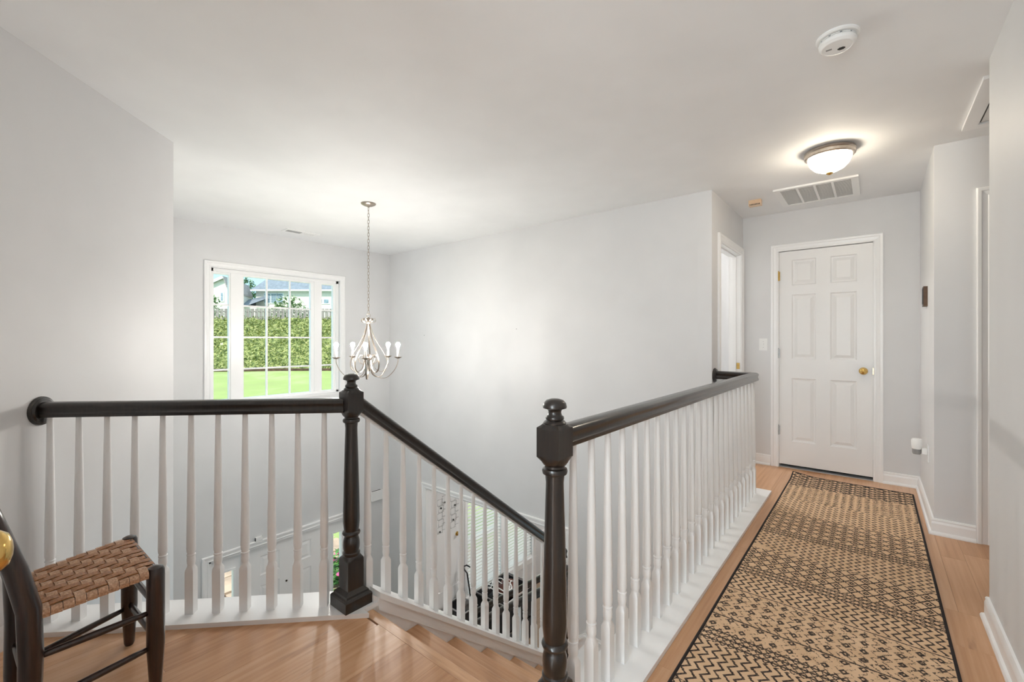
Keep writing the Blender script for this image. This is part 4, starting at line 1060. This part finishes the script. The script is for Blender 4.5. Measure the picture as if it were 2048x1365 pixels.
# timber edging at the bank foot
setp(build('garden_edging', MB().bar(gp(-46, 33.4, -1.16), gp(-8, 33.4, -1.02), .1, .10), 'mulch'), 'dark timber edging along the foot of the ivy bank', 'edging')
fe = empty('wooden_fence', gp(-24, 40.3, 2.4), 'weathered grey board fence along the top of the ivy bank', 'fence')
pk = None
for i in range(150):
    s = -40+.20*i; p = gp(s, 40.3+(.09 if i % 2 else 0), 2.2)
    if pk is None:
        pk = build('picket', MB().box(-.07, .07, -.012, .012, 0, 1.86), 'fence_wood', fe, origin=(0, 0, 0)); px, py, pz = wloc(fe); pk.location = (p[0]-px, p[1]-py, p[2]-pz); pk.rotation_euler = (0, 0, YAW)
    else: inst(pk, p, fe, YAW)
for z in (2.55, 3.2, 3.8): build('rail', MB().bar(gp(-40, 40.36, z), gp(-10, 40.36, z), .02, .05), 'fence_wood', fe)
# neighbour ground behind the fence
setp(build('far_ground', MB().add([gp(-80, 40.2, 2.2), gp(20, 40.2, 2.2), gp(30, 110, 3.0), gp(-120, 110, 3.0)], [(0, 1, 2, 3)]), 'tree_leaf'), 'grass behind the fence around the neighbouring houses', 'grass', None, 'stuff')
# far cream house with grey roof
hb = empty('far_house', gp(-28, 62, 2.3), 'cream two-storey house with wide grey shingle roof behind the fence', 'house')
def hbox(mb, s0, s1, d0, d1, z0, z1):
    c = [gp(s, d, z) for z in (z0, z1) for s, d in ((s0,d0),(s1,d0),(s1,d1),(s0,d1))]
    return mb.add(c, [(0,3,2,1),(4,5,6,7),(0,1,5,4),(1,2,6,5),(2,3,7,6),(3,0,4,7)])
def px_s(x, d): return (x-1024)/F_PX*d
def px_z(y, d): return CAM_H+(CY_PX-y)/F_PX*d
s0, s1 = px_s(512, 60), px_s(760, 60)
build('wall', hbox(MB(), s0, s1, 60, 70, 2.0, px_z(582, 60)), 'cream_siding', hb)
ez = px_z(581, 60); e0, e1 = s0-.45, s1+.45
mb = MB().add([gp(e0, 59.5, ez), gp(e1, 59.5, ez), gp(e1, 70.5, ez), gp(e0, 70.5, ez), gp(e0+2.6, 65, ez+4.6), gp(e1-2.6, 65, ez+4.6)], [(0,1,5,4), (2,3,4,5), (3,0,4), (1,2,5), (0,3,2,1)])
build('roof', mb, 'shingle_grey', hb)
build('fascia', hbox(MB(), e0, e1, 59.4, 59.55, ez-.16, ez+.06), 'trim_white', hb)
def hwin(parent, x0, x1, y0, y1, d, nx, ny):
    a, c, z1_, z0_ = px_s(x0, d), px_s(x1, d), px_z(y0, d), px_z(y1, d)
    w_ = build('window', hbox(MB(), a-.12, c+.12, d-.08, d+.05, z0_-.12, z1_+.12), 'trim_white', parent)
    for i in range(nx):
        for j in range(ny):
            build('pane', hbox(MB(), a+(c-a)*(i+.06)/nx, a+(c-a)*(i+.94)/nx, d-.12, d-.07, z0_+(z1_-z0_)*(j+.06)/ny, z0_+(z1_-z0_)*(j+.94)/ny), 'far_glass', w_)
hwin(hb, 530, 541, 588, 606, 60, 3, 4); hwin(hb, 543, 554, 588, 606, 60, 3, 4); hwin(hb, 555.5, 566, 588, 606, 60, 3, 4)
hwin(hb, 641, 645, 599, 607, 60, 1, 1); hwin(hb, 648, 658, 599, 607, 60, 1, 1)
# low wing left of it
mb = MB(); a0, a1 = px_s(470, 57), px_s(513, 57)
hbox(mb, a0, a1, 57, 61, 2.0, px_z(612, 57)); build('wing_wall', mb, 'cream_siding', hb)
zt, zb = px_z(588, 57), px_z(612, 57)
mb = MB().add([gp(a0, 56.6, zb), gp(px_s(498, 57), 56.6, zb), gp(px_s(511, 57), 59.5, px_z(594, 57)), gp(px_s(512, 57), 59.5, zt), gp(a0, 59.5, px_z(597, 57)), gp(a0, 61, zb), gp(a1, 61, zb)], [(0, 1, 2, 3, 4), (4, 3, 6, 5)])
build('wing_roof', mb, 'shingle_grey', hb, recalc=False)
# gabled house to the left
ha = empty('gabled_house', gp(-36, 52, 2.3), 'beige gabled house with steep roof left of the grey-roofed house', 'house')
D = 52; pk_ = (px_s(449, D), px_z(557, D)); r0 = (px_s(456, D), px_z(577, D)); l0 = (px_s(395, D), px_z(581, D))
P2 = [(l0[0], 2.0), (r0[0], 2.0), (r0[0], r0[1]), pk_, l0]
Q = [gp(s, D, z) for s, z in P2]+[gp(s-2.5, D+9, z) for s, z in P2]
build('wall', MB().add(Q, [(0,1,2,3,4), (9,8,7,6,5), (0,5,6,1), (1,6,7,2), (4,9,5,0)]), 'cream_siding', ha)
def roofq(a, c, t=.25):
    A = [gp(a[0], D-.3, a[1]), gp(c[0], D-.3, c[1]), gp(c[0]-2.5, D+9, c[1]), gp(a[0]-2.5, D+9, a[1])]
    return MB().add(A+[(p[0], p[1], p[2]+t) for p in A], [(0,1,2,3), (7,6,5,4), (0,4,5,1), (1,5,6,2), (2,6,7,3), (3,7,4,0)])
build('roof', roofq((l0[0]-.4, l0[1]-.2), pk_), 'shingle_brown', ha); build('roof', roofq(pk_, (r0[0]+.15, r0[1]-.3)), 'shingle_brown', ha)
build('gable_trim', MB().bar(gp(l0[0]-.4, D-.35, l0[1]-.05), gp(pk_[0], D-.35, pk_[1]+.1), .06, .16), 'trim_white', ha)
hwin(ha, 443, 446.5, 586, 602, D, 1, 2)
def bush(name, c, r, n_, size, mat, label, cat, trunk=None, seed=0):
    e = empty(name, (c[0], c[1], c[2]), label, cat); rr = random.Random(seed); mb = MB(); pts = []
    for _ in range(n_):
        while True:
            x, y, z = rr.uniform(-1, 1), rr.uniform(-1, 1), rr.uniform(-1, 1)
            q = x*x+y*y+z*z
            if .25 < q < 1: break
        k_ = 1+.12*sin(5*x+3*z+seed); pts.append((c[0]+x*r[0]*k_, c[1]+y*r[0]*k_, c[2]+r[1]+z*r[1]*k_+(trunk or 0)))
    build('foliage', leafcloud(mb, pts, size, rr), mat, e, recalc=False)
    th_ = (trunk or 0)+r[1]
    build('trunk', MB().tube([(c[0], c[1], c[2]-.1), (c[0]+.05, c[1], c[2]+th_*.5), (c[0], c[1]+.05, c[2]+th_)], [r[0]*.09, r[0]*.07, r[0]*.04], 8), 'bark', e)
    return e
d = 46
bush('rounded_shrub', gp(px_s(578, d), d, 2.2), (1.75, 1.75), 900, .22, 'shrub_leaf', 'broad pale green shrub standing between the fence and the cream house', 'shrub', None, 5)
bush('leafy_shrub', gp(px_s(420, d), d, 2.2), (1.0, 2.0), 500, .20, 'shrub_leaf', 'light leafy tree in front of the gabled house', 'tree', None, 6)
bush('garden_shrub', gp(px_s(437, 43), 43, 2.2), (.9, .95), 260, .17, 'shrub_leaf', 'low green shrub peeping over the fence by the gabled house', 'shrub', None, 8)
d = 78
bush('distant_tree', gp(px_s(494, d), d, 2.6), (1.55, 2.6), 800, .30, 'tree_leaf', 'grey green tree rising behind the low wing roof', 'tree', 4.4, 7)
# porch: stone paving and flowers seen through the sidelights
pv = empty('paved_path', (-8.5, 4.0, -3.30), 'tan flagstone path outside the front door', 'path')
rr = random.Random(31)
for i in range(9):
    for j in range(11):
        x, y = -6.0-.62*i, .6+.62*j
        j1, j2 = rr.uniform(-.05, .05), rr.uniform(-.05, .05)
        build('flagstone', MB().prism([(x-.29, y-.29+j1), (x+.29+j2, y-.28), (x+.28, y+.29+j2), (x-.28+j1, y+.28)], -3.31, -3.245+.01*rr.random()), 'stone_tan', pv)
build('bedding', MB().box(-11.4, -5.6, .2, 7.3, -3.32, -3.275), 'mulch', pv)
setp(build('flower_bed', MB().box(-7.6, -4.79, 7.32, 13, -3.4, -3.26).box(-5.59, -4.79, 3.94, 7.32, -3.4, -3.26), 'mulch'), 'dark mulch bed under the downstairs window', 'flower bed')
for q, (x, y, r_, lab) in enumerate(((-7.62, 4.27, .30, 'green bush with pink blooms beside the flagstone path'),)):
    e = empty('flower_bush', (x, y, -3.25), lab, 'flower bush'); rr = random.Random(40+q)
    pts = [(x+rr.gauss(0, r_*.55), y+rr.gauss(0, r_*.55), -3.2+abs(rr.gauss(.16, .14))) for _ in range(320)]
    build('foliage', leafcloud(MB(), pts, .07, rr), 'flower_leaf', e, recalc=False)
    for _ in range(9):
        c = (x+rr.gauss(0, r_*.55), y+rr.gauss(0, r_*.55), -2.98+rr.random()*.22)
        build('bloom', MB().lathe([(0, 0), (.03, .005), (.055, .025), (.05, .045), (.02, .04), (0, .03)], c, 9), 'petal_pink', e, True)
